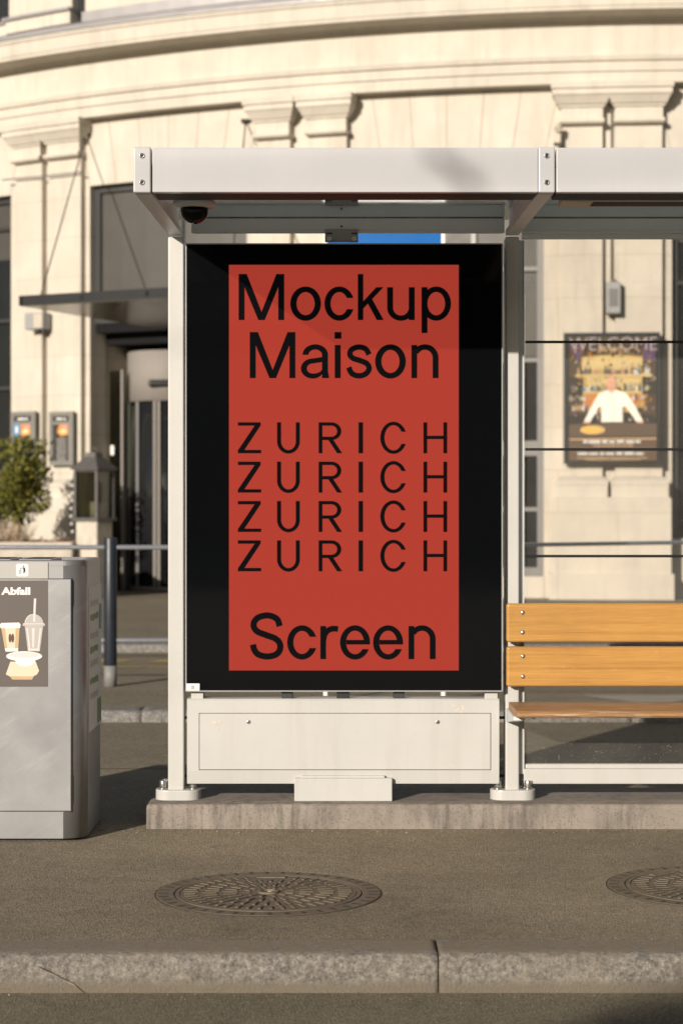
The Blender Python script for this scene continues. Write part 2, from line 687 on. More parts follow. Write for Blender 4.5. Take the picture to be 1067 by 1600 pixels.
def drawtext(mb, m, body, box, fmap, lift=.0005, bold=0.0):
    """text stretched to a (u0, u1, v_top, v_bottom) box"""
    v, f = textpolys(body, bold)
    x0, x1 = min(p.x for p in v), max(p.x for p in v)
    y0, y1 = min(p.y for p in v), max(p.y for p in v)
    t = bmesh.new()
    vs = [t.verts.new(fmap(box[0] + (p.x - x0) / (x1 - x0) * (box[1] - box[0]), box[3] + (p.y - y0) / (y1 - y0) * (box[2] - box[3]), lift)) for p in v]
    for q in f:
        try:
            t.faces.new([vs[i] for i in q])
        except ValueError:
            pass
    mb.add(t, m)


def scribble(mb, m, u0, u1, v0, v1, fmap, lift, seed, fill=.85):
    """a line of print too small to read: short word-like bars"""
    rnd = random.Random(seed)
    u = u0
    v0, v1 = min(v0, v1), max(v0, v1)
    sh = []
    while u < u1:
        w = (v1 - v0) * rnd.uniform(1.2, 4)
        e = min(u + w, u1)
        sh += rect(u, e, v0 + (v1 - v0) * rnd.uniform(0, .2), v1 - (v1 - v0) * rnd.uniform(0, .15))
        u = e + (v1 - v0) * rnd.uniform(.3, .7)
    draw(mb, m, sh, fmap, lift)


# ------------------------------------------------------------------ camera, sun, sky
cam = bpy.data.cameras.new('camera')
camo = bpy.data.objects.new('camera', cam)
COL.objects.link(camo)
camo.location = (0, 0, EYE)
camo.rotation_euler = (R(90), 0, 0)
cam.sensor_fit = 'VERTICAL'
cam.sensor_height = 36
cam.sensor_width = 24
cam.lens = F / 1600 * 36
cam.clip_end = 3000
cam.dof.use_dof = True
cam.dof.focus_distance = 7.1
cam.dof.aperture_fstop = 3.6
S.camera = camo

SUN_DIR = Vector((.738, 1.33, -.443)).normalized()
sl = bpy.data.lights.new('sun', 'SUN')
sl.energy = 5.0
sl.angle = R(.53)
sl.color = (1, .90, .785)
so = bpy.data.objects.new('sun', sl)
COL.objects.link(so)
so.rotation_euler = SUN_DIR.to_track_quat('-Z', 'Y').to_euler()
w = bpy.data.worlds.new('World')
S.world = w
w.use_nodes = True
nt = w.node_tree
sky = N(nt, 'ShaderNodeTexSky', sky_type='NISHITA')
sky.sun_disc = False
sky.sun_elevation = math.asin(-SUN_DIR.z)
sky.sun_rotation = math.atan2(-SUN_DIR.x, -SUN_DIR.y) % (2 * PI)
sky.air_density = 1.0
sky.dust_density = 1.5
nt.links.new(sky.outputs[0], nt.nodes['Background'].inputs[0])
nt.nodes['Background'].inputs[1].default_value = .05
S.view_settings.view_transform = 'Standard'
S.view_settings.look = 'None'
S.view_settings.exposure = .15
S.view_settings.gamma = 1
S.render.engine = 'CYCLES'
S.cycles.use_denoising = True
S.cycles.max_bounces = 8
S.cycles.transparent_max_bounces = 16

# ------------------------------------------------------------------ ground, roads, kerbs
ZR, ZF, ZP = -.11, -.045, .03        # near/far road level, island with the railing, forecourt of the building
mb = MB()
mb.poly(EARTH, [(-900, -900, -.20), (900, -900, -.20), (900, 900, -.20), (-900, 900, -.20)])
structure(mb, 'ground')
mb = MB()
mb.box(ROADM, -40, 40, 1.5, 5.66, -.19, ZR, 0)
structure(mb, 'road')
mb = MB()
mb.box(plain('pale_bounce_paving', (.62, .585, .51), .85, 0, .12, 1.5), -60, 60, -49.9, 1.499, -.19, ZR + .004, 0)  # unseen pale ground added to bounce sunlight onto shaded front faces
structure(mb, 'bounce_ground')
mb = MB()
mb.box(ASPH, -30, 30, 5.82, 9.72, -.19, 0, 0)
structure(mb, 'pavement')


def kerb_stones(y_face, width, ztop, zbot, mat, joints, rough, name, flip=1, x_res=.025):
    """kerb of long stones, each a rough-hewn face with a rounded arris"""
    mb = MB()
    for x0, x1 in zip(joints, joints[1:]):
        x0 += .0018
        x1 -= .0018
        n = max(4, int((x1 - x0) / x_res))
        h = ztop - zbot
        prof = [(width, ztop), (width * .7, ztop), (width * .35, ztop), (.035, ztop - .001), (.018, ztop - .004), (.006, ztop - .012),
                (0.0, ztop - h * .25), (-.003, ztop - h * .40), (-.005, ztop - h * .55), (-.006, ztop - h * .7), (-.006, ztop - h * .85), (-.006, zbot - .07)]
        t = bmesh.new()
        rows = []
        for i in range(n + 1):
            x = x0 + (x1 - x0) * i / n
            e = min(i, n - i)
            row = []
            for j, (d, z) in enumerate(prof):
                p = Vector((x, y_face + flip * d, z))
                k = (rough if 3 <= j <= 9 else rough * .15) * min(1, .25 + e * .25)
                nn = noise.fractal(Vector((x * 9, d * 25, z * 25 + 3)), .9, 2.1, 4)
                p.y += flip * nn * k
                p.z += noise.fractal(Vector((x * 7 + 9, d * 18, z * 9)), .9, 2.1, 3) * k * .35
                if e == 0 and 2 < j:
                    p.y += flip * .002
                row.append(t.verts.new(p))
            rows.append(row)
        for a, b in zip(rows, rows[1:]):
            for j in range(len(prof) - 1):
                t.faces.new((a[j], a[j + 1], b[j + 1], b[j]))
        for r_ in (rows[0], rows[-1]):
            c1 = t.verts.new((r_[0].co.x, y_face + flip * width, zbot - .07))
            t.faces.new(r_ + [c1])
        bmesh.ops.recalc_face_normals(t, faces=t.faces[:])
        mb.add(t, mat, True)
    return mb


J = [-6.12, -4.52, -2.92, -1.32, .28, 1.88, 3.48, 5.08]
mb = kerb_stones(5.64, .18, .002, ZR, KERB, J, .006, 'kerb', 1, .016)
kerb = structure(mb, 'kerb')
# the crack with its chipped mortar repair in the near kerb
mb = MB()
cr = [(60, 1510), (75, 1517), (90, 1524), (103, 1531), (116, 1537), (126, 1546), (134, 1552)]
pts = [P(px, py, 5.632) for px, py in cr]
mb.tube(BIND, pts, [.001, .0016, .0014, .0016, .0014, .0014, .001], 6)
mb.tube(plain('mortar_repair', (.34, .26, .165), .9, 0, .2, 30), [p + Vector((.004, .004, -.004)) for p in pts[1:6]], [.002, .003, .005, .004, .002], 6)
tag(mb.build('kerb_crack'), kind='structure')
# road gutter crumbs, then the road behind the stop, island, second kerb, forecourt
mb = MB()
mb.box(FARM, -60, 60, 9.72, 13.02, -.19, ZR - .01, 0)
structure(mb, 'far_road')
mb = kerb_stones(9.90, .18, .002, ZR - .01, ASPH, [-12, -9, -6, -3, 0, 3, 6, 9, 12], .004, 'kerb', -1, .06)
structure(mb, 'back_kerb')
mb = MB()
mb.box(FARM, -60, 60, 13.20, 18.4, -.19, ZF, 0)
structure(mb, 'island_pavement')
mb = kerb_stones(12.98, .24, ZF + .004, ZR - .01, GRAN, [-16 + 1.63 * k for k in range(21)], .008, 'kerb', 1, .05)
structure(mb, 'island_kerb')
mb = MB()
mb.box(FARM, -60, 60, 18.58, 60, -.19, ZP, 0)
structure(mb, 'forecourt')
mb = kerb_stones(18.4, .2, ZP + .004, ZF, GRAN, [-16 + 1.7 * k for k in range(21)], .006, 'kerb', 1, .08)
structure(mb, 'forecourt_kerb')
mb = MB()
for k in range(14):
    x = -4.2 + k * .62
    mb.poly(YELL, [(x, 17.2, ZF + .004), (x + .38, 17.2, ZF + .004), (x + .5, 17.42, ZF + .004), (x + .12, 17.42, ZF + .004)])
mb.poly(YELL, [(-6, 16.6, ZF + .004), (5, 16.6, ZF + .004), (5, 16.68, ZF + .004), (-6, 16.68, ZF + .004)])
structure(mb, 'road_marking')
mb = MB()
mb.poly(plain('pale_concrete', (.33, .31, .27), .85, 0, .15, 4), [(1.72, 14.05, ZF + .004), (2.15, 13.35, ZF + .004), (6, 13.35, ZF + .004), (6, 14.15, ZF + .004)])
structure(mb, 'path')

# grit and little stones lying along the plinth, the kerb joint and the gutter
mb = MB()
t = bmesh.new()
for k in range(900):
    q = random.random()
    if q < .4:
        x, y, z, r_ = random.uniform(-1.4, 2.2), 7.86 - abs(random.gauss(0, .05)), 0, random.uniform(.0012, .004)
    elif q < .7:
        x, y, z, r_ = random.uniform(-1.6, 1.8), 5.62 - abs(random.gauss(0, .09)), ZR, random.uniform(.0008, .003)
    elif q < .8:
        x, y, z, r_ = random.uniform(-1.6, 1.8), 5.83 + abs(random.gauss(0, .02)), 0, random.uniform(.001, .003)
    else:
        x, y, z, r_ = random.uniform(-2, 2.2), random.uniform(5.85, 7.85), 0, random.uniform(.0008, .0028)
    mt = Matrix.Translation((x, y, z + r_ * .4)) @ Matrix.Rotation(random.random() * 6, 4, 'Z') @ Matrix.Diagonal((r_, r_ * random.uniform(.6, 1.4), r_ * .7, 1))
    bmesh.ops.create_icosphere(t, subdivisions=1, radius=1, matrix=mt)
mb.add(t, GRITM)
tag(mb.build('grit'), 'tiny pale grit scattered on the asphalt along the plinth and kerb', 'grit', kind='stuff')

# ------------------------------------------------------------------ concrete plinth under the shelter
mb = MB()
mb.box(CONC, -.788, 5.4, 7.87, 8.36, -.05, .10, .014, 3)
single(mb, 'concrete_plinth', (-.788, 8.1, 0), 'long low stained concrete plinth carrying the white shelter posts', 'plinth')

# ------------------------------------------------------------------ bus shelter
sh = thing('bus_shelter', (0, 8.05, .10), 'white metal bus shelter with flat roof, deep fascia and glass back wall', 'bus shelter')
YF = 6.67                                      # fascia plane
ZB, ZT = 2.374, 2.527                          # fascia bottom, top
x_l0, x_l1 = -.711, -.651                      # outer bracket
x_m0, x_m1 = .672, .729                        # middle bracket
x_r0, x_r1 = 3.75, 3.81


def fascia(x0, x1):
    mb = MB()
    mb.box(FASCIA, x0, x1, YF, YF + .03, ZB, ZT, .003)
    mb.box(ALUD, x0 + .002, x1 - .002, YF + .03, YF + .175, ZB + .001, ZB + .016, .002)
    mb.box(FASCIA, x0 + .002, x1 - .002, YF + .03, YF + .175, ZT - .02, ZT - .002, .002)
    mb.build('fascia', sh)


fascia(x_l1 + .005, x_m0 - .0005)
fascia(x_m1 + .005, x_r0)
BEAMS = []
for x0, x1 in ((x_l0, x_l1), (x_m0, x_m1), (x_r0, x_r1)):
    mb = MB()
    mb.box(FASCIA, x0, x1, YF - .006, YF + .05, ZB - .002, ZT + .002, .005, 3)
    # the arm running back to the post, its underside rising a little, a web above and a flat flange below
    rings = []
    for y, zb in ((YF + .05, ZB + .001), (8.02, 2.418)):
        rings.append([(x0 + .002, y, zb), (x1 - .002, y, zb), (x1 - .002, y, zb + .022), (x1 - .016, y, zb + .024), (x1 - .016, y, 2.50),
                      (x0 + .016, y, 2.50), (x0 + .016, y, zb + .024), (x0 + .002, y, zb + .022)])
    mb.loft(ALU, rings)
    o = mb.build('roof_arm', sh)
    xc = (x0 + x1) / 2
    for zz in (ZB + .033, ZB + .124):
        b2 = MB()
        b2.lathe(BOLT, (xc, YF - .006, zz), [(.0095, -.001), (.0095, .0025), (.0075, .0045), (.0062, .0045), (.0055, .001)], 24, 'Y')
        b2.lathe(BIND, (xc, YF - .0075, zz), [(.0045, 0), (.0045, .0025)], 6, 'Y', False)
        b2.build('bolt', o)
# roof panel: opaque glossy sheet
mb = MB()
mb.box(ROOFP, x_l0 + .02, x_m0 + .016, YF + .18, 8.06, 2.488, 2.496, 0)
mb.box(ROOFP, x_m1 - .016, x_r0 + .02, YF + .18, 8.06, 2.488, 2.496, 0)
mb.build('roof_panel', sh)
mb = MB()
mb.box(WHITE, x_l0 + .03, x_r1 - .03, YF + .18, 8.09, 2.500, 2.512, .002)
mb.build('roof_sheet', sh)
# back beam in two spans, front lip under the middle arm
for x0, x1 in ((-.615, .668), (.742, x_r0)):
    mb = MB()
    mb.box(ALU, x0, x1, 8.0, 8.07, 2.432, 2.486, .003)
    mb.box(ALU, x0, x1, 7.992, 8.0, 2.425, 2.434, .002)
    if x0 > 0:
        mb.box(ALU, x0, x1, 8.01, 8.05, 2.405, 2.424, .002)
    mb.build('back_beam', sh)
# fixing plate on the back beam over the screen
mb = MB()
mb.box(GREYBOX, -.068, .068, 7.984, 7.991, 2.385, 2.438, .002)
for x in (-.05, .052):
    mb.cyl(BOLT, (x, 7.984, 2.398), (x, 7.972, 2.398), .011, n=6)
    mb.box(BIND, x - .012, x + .012, 7.9825, 7.985, 2.418, 2.424, 0)
mb.cyl(BIND, (0, 7.992, 2.452), (0, 7.9985, 2.452), .004, n=12)
mb.build('fixing_plate', sh)
# posts with grooved edges and footplates
POSTS = ((-.711, -.646), (.672, .728), (3.75, 3.81))
for k, (x0, x1) in enumerate(POSTS):
    mb = MB()
    mb.box(WHITE, x0, x1, 8.0, 8.10, .135, 2.41, .006, 3)
    o = mb.build('post', sh)
    if k:
        mb = MB()
        mb.box(ALU, x1 + .0005, x1 + .019, 8.035, 8.075, .20, 2.40, .002)
        mb.box(WHITE, x1 + .019, x1 + .024, 8.03, 8.075, .20, 2.40, .001)
        mb.build('glazing_channel', sh)
    xc = (x0 + x1) / 2 + (.008 if k == 0 else .004)
    mb = MB()
    W, D = .093, .055
    outl = []
    for cx_, a0 in ((xc + W - D, -90), (xc - W + D, 90)):
        for i in range(17):
            a = R(a0 + 180 * i / 16)
            outl.append((cx_ + D * math.cos(a), 8.03 + D * math.sin(a)))
    rings = []
    for z, q in ((.10, 1.0), (.136, 1.0), (.140, .985), (.1405, .95)):
        rings.append([(xc + (x - xc) * q, 8.03 + (y - 8.03) * q, z) for x, y in outl])
    mb.loft(WHITE, rings)
    pl = mb.build('footplate', sh)
    for dx, dy in ((-.062, -.012), (.062, -.012), (-.055, .03), (.055, .03)):
        mb = MB()
        bx = xc + dx
        mb.cyl(BOLT, (bx, 8.03 + dy, .1405), (bx, 8.03 + dy, .146), .019, n=24)
        mb.cyl(BOLT, (bx, 8.03 + dy, .146), (bx, 8.03 + dy, .176), .0145, n=24, bev=.003)
        mb.build('bolt', pl)
# glass back wall behind the bench
mb = MB()
mb.box(CLEAR, .757, x_r0 - .03, 8.05, 8.058, .225, 2.41, 0)
gl = mb.build('glass_pane', sh)
for py in (534, 702, 869):
    z = EYE + (CY - py) / 379
    mb = MB()
    mb.box(BLACKP, .757, x_r0 - .03, 8.046, 8.0505 - .001, z - .0055, z + .0055, .001)
    mb.build('black_stripe', gl)
mb = MB()
mb.box(WHITE, .750, x_r0 - .005, 8.025, 8.075, .160, .222, .004)
mb.box(WHITE, .757, x_r0 - .012, 8.035, 8.068, .222, .240, .003)
mb.build('bottom_rail', sh)
# flat luminaire under the roof behind the fascia
mb = MB()
mb.box(BEIGEBOX, .775, 3.4, 6.86, 6.98, 2.372, 2.394, .003)
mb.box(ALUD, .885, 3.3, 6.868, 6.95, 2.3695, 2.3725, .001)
mb.build('luminaire', sh)

# dome camera hanging from the roof
cm = thing('security_camera', (-.522, 6.93, 2.374), 'small black dome security camera hanging under the shelter roof corner', 'security camera')
mb = MB()
mb.lathe(FASCIA, (-.522, 6.93, 2.389), [(.062, 0), (.075, -.006), (.078, -.016), (.070, -.026), (.055, -.030)], 40)
mb.build('mount', cm)
mb = MB()
mb.lathe(BGLASS, (-.522, 6.93, 2.362), [(.0495, 0), (.0495, -.012)] + [(.049 * math.cos(R(a)), -.012 - .046 * math.sin(R(a))) for a in range(8, 89, 8)], 40)
mb.build('dome', cm)

# ------------------------------------------------------------------ advertising screen
YS = 7.96
SS = F / YS


def Q(px, py, y=YS):
    return P(px, py, y)


a = Q(290.3, 380.5)
b = Q(785, 1080.5)
ad = thing('advertising_screen', (0, 8.05, .10), 'tall black advertising screen showing red poster with black lettering', 'advertising screen')
mb = MB()
mb.box(BLACKP, a.x, b.x, YS + .006, YS + .15, b.z, a.z, .004)
mb.build('housing', ad)
mb = MB()
fw = .0045
for x0, x1, z0, z1 in ((a.x - .001, a.x + fw, b.z, a.z), (b.x - fw, b.x + .001, b.z, a.z), (a.x + fw, b.x - fw, a.z - .004, a.z + .001), (a.x + fw, b.x - fw, b.z - .001, b.z + fw)):
    mb.box(GREYBOX, x0, x1, YS - .0035, YS + .02, z0, z1, .001)
mb.build('frame', ad)
mb = MB()
mb.poly(BGLASS, [(a.x + .004, YS, b.z + .004), (b.x - .004, YS, b.z + .004), (b.x - .004, YS, a.z - .0035), (a.x + .004, YS, a.z - .0035)], (0, .005, 0))
mb.build('front_glass', ad)
mb = MB()
c0, c1 = Q(358.0, 413.9), Q(716.4, 1047.6)
mb.poly(SCREEN, [(c0.x, YS - .0008, c1.z), (c1.x, YS - .0008, c1.z), (c1.x, YS - .0008, c0.z), (c0.x, YS - .0008, c0.z)])
disp = mb.build('display', ad)


def f6(u, v, h=0):
    p = P(340 + u / 2.6675, 400 + v / 2.6675, YS - .0012)
    p.y -= h
    return p


def f7(u, v, h=0):
    p = P(340 + u / 2.6675, 640 + v / 2.6675, YS - .0012)
    p.y -= h
    return p


def off(shapes, dx, dy):
    o = []
    for s_ in shapes:
        o.append((s_[0],) + tuple([(u + dx, v + dy) for u, v in L] for L in s_[1:]))
    return o


G_M = rect(88, 113, 75, 267) + rect(253, 278, 75, 267) + pg((90, 75), (122, 75), (197, 267), (170, 267)) + pg((245, 75), (276, 75), (197, 267), (170, 267))
G_o = ringpoly(367, 198.5, (64, 71.5), (37.5, 48))
G_c = ringpoly(507, 198.5, (62, 71.5), (36, 48), 19, 341, 29, 331)
G_k = rect(584, 607, 75, 267) + pg((607, 188), (661, 130), (691, 130), (607, 219)) + pg((643, 178), (625, 197), (663, 267), (692, 267))
G_u = rect(706, 731, 130, 216) + rect(796, 821, 130, 267) + ringpoly(763.5, 215, (57.5, 55), (32.5, 33), 180, 360)
G_p = rect(849, 874, 130, 321) + ringpoly(910.5, 198.5, (61.5, 71.5), (36.5, 48.5))
G_a = (ringpoly(407, 412, (53, 44), (28, 22), 0, 180) + rect(435, 460, 410, 509) + pg((447, 480), (460, 480), (465, 509), (450, 509))
       + ringpoly(397, 469, (50, 42), (25, 21), 90, 270, n=30) + pg((397, 427), (436, 421), (436, 442), (397, 448))
       + ringpoly(397, 469, (46, 42), (38.5, 21), 270, 352, 270, 352, 20))
G_i = rect(488, 513, 371, 509) + rect(487, 516, 317, 345)
G_s = stroke(catmull([(631, 411), (617, 388), (589, 379.5), (560, 389), (551, 409), (564, 426), (594, 436), (622, 449), (631, 470), (617, 491), (589, 499.5), (560, 490), (546, 464)]), 23)
G_n = rect(807, 831, 371, 509) + ringpoly(863.5, 425, (56.5, 57), (32, 34), 0, 150) + rect(895.5, 920, 424, 509)
Z_ = rect(85, 180, 53, 67) + rect(85, 182, 168, 182) + pg((155, 66), (180, 66), (112, 169), (85.5, 169))
U_ = rect(248, 265, 53, 133) + rect(326, 343, 53, 133) + ringpoly(295.5, 132, (47.5, 51.5), (30.5, 36.5), 180, 360)
R_ = rect(421, 437, 53, 182) + rect(437, 475, 53, 67) + rect(437, 475, 113, 127) + ringpoly(474, 90, (41.5, 37), (24, 23), -90, 90) + pg((461, 126), (481, 124), (519, 182), (498, 182))
I_ = rect(587, 606, 53, 182)
C_ = ringpoly(732.5, 117.5, (55, 67), (37.5, 52.5), 22, 338, 29, 331)
H_ = rect(857, 873, 53, 182) + rect(940, 956, 53, 182) + rect(873, 940, 109, 123)
S_ = stroke(catmull([(259, 903), (250, 876), (228, 862), (203, 858), (171, 866), (153, 885), (152, 907), (168, 926), (206, 941), (240, 954), (259, 974), (260, 1000), (243, 1021), (207, 1029), (171, 1021), (154, 1002), (148, 979)]), 26)
c2 = ringpoly(352, 970.5, (62, 71.5), (36, 48), 19, 341, 29, 331)
r2 = rect(428, 452, 902, 1040) + stroke(catmull([(440, 968), (446, 938), (461, 920), (482, 913), (502, 915)]), 24)
e2 = ringpoly(572.5, 970.5, (62.5, 71.5), (37, 49), -7, 337, -10, 326) + rect(536, 633, 960, 979)

LINES = [(G_M + G_o + G_c + G_k + G_u + G_p, f6), (off(G_M, 46.5, 242) + G_a + G_i + G_s + off(G_o, 353, 241) + G_n, f6)]
LINES += [(off(Z_ + U_ + R_ + I_ + C_ + H_, 0, 164 * k), f7) for k in range(4)] + [(S_ + c2 + r2 + e2 + off(e2, 137.5, 0) + off(G_n, -12, 531), f7)]
for shp, fm_ in LINES:
    mb = MB()
    draw(mb, SCREENK, shp, fm_)
    mb.build('lettering', disp)
# small sticker at the foot of the frame
mb = MB()
mb.poly(PK['white'], [Q(291.5, 1079, YS - .004), Q(312, 1079, YS - .004), Q(312, 1068, YS - .004), Q(291.5, 1068, YS - .004)])
mb.poly(PK['grey'], [Q(299, 1077, YS - .0043), Q(304, 1077, YS - .0043), Q(304, 1071, YS - .0043), Q(299, 1071, YS - .0043)])
mb.build('sticker', ad)
# brackets joining screen and base cabinet
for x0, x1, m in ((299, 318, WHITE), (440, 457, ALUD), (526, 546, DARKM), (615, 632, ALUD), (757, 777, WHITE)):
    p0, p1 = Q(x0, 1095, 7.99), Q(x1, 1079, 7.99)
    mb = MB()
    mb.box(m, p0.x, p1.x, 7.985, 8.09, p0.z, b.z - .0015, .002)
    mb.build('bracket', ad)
# base cabinet: swept shell with a slightly bent foot, door with two locks
k0, k1 = Q(292.5, 1225.5, 7.97), Q(779.5, 1091.5, 7.97)
dz0, dz1 = Q(312, 1202.5, 7.97), Q(766, 1115, 7.97)
mb = MB()
yk = 7.97
prof = [(yk + .02, k0.z), (yk + .006, k0.z + .002), (yk, dz0.z - .006), (yk, k1.z - .008), (yk + .006, k1.z - .001), (yk + .12, k1.z), (yk + .12, k0.z)]
# front frame round the door opening: two jambs and two rails of the same section
mb.loft(WHITE, [[(x, y, z) for y, z in prof] for x in (k0.x, dz0.x - .0025)])
mb.loft(WHITE, [[(x, y, z) for y, z in prof] for x in (dz1.x + .0025, k1.x)])
mb.loft(WHITE, [[(x, y, z) for y, z in [(yk + .02, k0.z + .0002), (yk + .006, k0.z + .0022), (yk, dz0.z - .006), (yk, dz0.z - .0025), (yk + .1195, dz0.z - .0025), (yk + .1195, k0.z + .0002)]] for x in (dz0.x - .0025, dz1.x + .0025)])
mb.loft(WHITE, [[(x, y, z) for y, z in [(yk, dz1.z + .0025), (yk, k1.z - .008), (yk + .006, k1.z - .0012), (yk + .1195, k1.z - .0002), (yk + .1195, dz1.z + .0025)]] for x in (dz0.x - .0025, dz1.x + .0025)])
cab = mb.build('cabinet', ad)
mb = MB()
mb.box(WHITE, dz0.x, dz1.x, yk + .0008, yk + .018, dz0.z, dz1.z, .0015)
mb.box(BIND, dz0.x - .0024, dz1.x + .0024, yk + .02, yk + .03, dz0.z - .0024, dz1.z + .0024, 0)
door = mb.build('door', cab)
for px in (388.5, 683.5):
    p = Q(px, 1128, yk)
    mb = MB()
    mb.lathe(BOLT, (p.x, yk + .0008, p.z), [(.0085, 0), (.0085, .002), (.007, .0035), (.0055, .0035)], 24, 'Y')
    mb.box(BIND, p.x - .003, p.x + .003, yk - .0035, yk - .002, p.z - .003, p.z + .003, 0)
    mb.build('lock', door)
# peeled sticker ghosts on the cabinet
GHOST = plain('sticker_residue', (.60, .53, .46), .6, 0, .15, 60)
for (px, py, s_, rz) in ((341, 1133, 11, .3), (716, 1108, 9, -.5)):
    mb = MB()
    for k in range(7):
        ang = random.random() * 6.28
        c = (px + random.uniform(-9, 9), py + random.uniform(-6, 6))
        L = [(c[0] + 4 * random.uniform(.5, 1) * math.cos(ang + q * 1.57), c[1] + 2.5 * random.uniform(.5, 1) * math.sin(ang + q * 1.57)) for q in range(4)]
        mb.poly(GHOST, [P(u, v, yk - .0006 - k * 5e-5) for u, v in L])
    mb.build('sticker_residue', cab)
mb = MB()
p0, p1 = Q(460, 1240.5, 7.95), Q(612.5, 1216, 7.95)
mb.box(WHITE, p0.x, p1.x, 7.945, 8.05, .1005, p1.z, .003)
mb.box(WHITE, p0.x + .03, p1.x - .03, 7.955, 8.05, p1.z, p1.z + .01, .002)
mb.build('foot', ad)
# short side fixings seen in the slots between posts and cabinet
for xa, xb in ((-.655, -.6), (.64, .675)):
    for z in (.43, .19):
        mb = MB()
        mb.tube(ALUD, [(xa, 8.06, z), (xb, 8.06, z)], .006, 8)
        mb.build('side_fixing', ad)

# ------------------------------------------------------------------ bench
be = thing('bench', (1.9, 7.9, .10), 'orange varnished wooden bench with two backrest boards on the shelter posts', 'bench')
XB0, XB1 = (791 - CX) / F * 7.93, 3.75


def board(mat, y0, y1, z0, z1, bev, x0=XB0):
    mb = MB()
    mb.box(mat, x0, XB1, y0, y1, z0, z1, bev, 4)
    return mb


for py0, py1, nm in ((1003.5, 943, 'u'), (1073, 1010.5, 'l')):
    z0, z1 = P(0, py0, 7.93).z, P(0, py1, 7.93).z
    o = board(WOODB, 7.93, 7.972, z0, z1, .010).build('backrest_board', be)
    for px in (816, 816 + 1150):
        for q in (.235, .745):
            z = z1 + (z0 - z1) * q
            mb = MB()
            x = (px + (.5 if nm == 'l' else 0) - CX) / F * 7.93
            mb.lathe(BOLT, (x, 7.9305, z), [(.0095, 0), (.0092, .002), (.0075, .0045), (.0045, .0062), (.001, .0068)], 24, 'Y')
            mb.build('bolt', o)
zs = P(0, 1097, 7.95).z
rings = []
xs0 = (794.5 - CX) / F * 7.95
# seat board: long plank with a rounded nose, corner eased
prof = [(7.965, zs - .028), (7.965, zs - .003), (7.960, zs), (7.62, zs), (7.600, zs - .002), (7.586, zs - .009), (7.582, zs - .017), (7.588, zs - .025), (7.600, zs - .028)]
mb = MB()
mb.loft(WOODS, [[(x, 7.8 + (y - 7.8) * q, z) for y, z in prof] for x, q in ((xs0, .93), (xs0 + .003, .975), (xs0 + .010, .997), (xs0 + .02, 1), (XB1, 1))])
mb.build('seat_board', be)
for x in (.675, 3.70):
    mb = MB()
    rings = [[(x, 7.995, zs - .029), (x, 7.995, zs - .085), (x, 7.94, zs - .08), (x, 7.66, zs - .044), (x, 7.66, zs - .029)],
             [(x + .045, 7.995, zs - .029), (x + .045, 7.995, zs - .085), (x + .045, 7.94, zs - .08), (x + .045, 7.66, zs - .044), (x + .045, 7.66, zs - .029)]]
    mb.loft(ALU, rings)
    mb.box(ALU, x + .046, x + .11, 7.70, 7.78, zs - .036, zs - .0285, .002)
    mb.cyl(BOLT, (x + .085, 7.73, zs - .036), (x + .085, 7.73, zs - .046), .009, n=6)
    mb.build('seat_bracket', be)

# ------------------------------------------------------------------ litter bin
XR, XL = -.994, -1.93
Y0, Y1, ZTB = 7.57, 8.12, 1.093
bn = thing('litter_bin', ((XR + XL) / 2, 7.85, 0), 'brushed steel litter bin with rounded corner beside the shelter plinth', 'litter bin')


def binring(z, ins=0.0, r=.085):
    pts = []
    x0, x1, y0, y1 = XL + ins, XR - ins, Y0 + ins, Y1 - ins
    for cx_, cy_, a0 in ((x1 - r, y0 + r, -90), (x1 - r, y1 - r, 0), (x0 + r, y1 - r, 90), (x0 + r, y0 + r, 180)):
        for i in range(13):
            a_ = R(a0 + 90 * i / 12)
            pts.append((cx_ + r * math.cos(a_), cy_ + r * math.sin(a_), z))
    return pts


mb = MB()
mb.loft(BIN, [binring(.012), binring(ZTB - .022)], True, False)
body = mb.build('body', bn)
for f in body.data.polygons:
    if len(f.vertices) == 4:
        f.use_smooth = abs(f.normal.x) < .999 and abs(f.normal.y) < .999
mb = MB()
mb.loft(BIND, [binring(0, .03, .07), binring(.0115, .03, .07)])
mb.build('base', bn)
mb = MB()
mb.loft(BIN, [binring(ZTB - .0215), binring(ZTB - .004), binring(ZTB, .004, .081), binring(ZTB, .03, .06), binring(ZTB - .012, .036, .055)])
lid = mb.build('lid', bn)
mb = MB()
for x0, x1 in ((-1.86, -1.52), (-1.48, -1.30), (-1.27, -1.14)):
    mb.box(BIN, x0, x1, 7.68, 7.96, ZTB - .011, ZTB + .002, .003)
    mb.box(BIND, x0 + .02, x1 - .02, 7.70, 7.94, ZTB + .0021, ZTB + .0035, 0)
mb.build('opening', lid)
# doors standing a hair proud, with dark shadow gaps
def bp(px, py, y=Y0):
    return P(px, py, y)


d0, d1 = bp(111.5, 1267), bp(0, 905)
DOORS = ((-1.455, d0.x), (-1.86, -1.465))
for i, (x0, x1) in enumerate(DOORS):
    mb = MB()
    mb.box(BIND, x0 - .002, x1 + .002, Y0 - .0012, Y0 + .004, d0.z - .003, d1.z + .003, 0)
    mb.box(BIN, x0, x1, Y0 - .003, Y0 + .01, d0.z, d1.z, .0015)
    o = mb.build('door', bn)
    for za, zb in ((1210, 1253), (906, 945)):
        mb = MB()
        p0, p1 = bp(110.5, zb), bp(113, za)
        dx = 0 if i == 0 else x1 - d0.x
        mb.box(BIND, p0.x + dx + .001, p1.x + dx - .001, Y0 - .0045, Y0 - .0013, p0.z, p1.z, .001)
        mb.build('hinge', o)
YD = Y0 - .0036


def fb(px, py, h=0):
    p = P(px, py, YD)
    p.y -= h
    return p


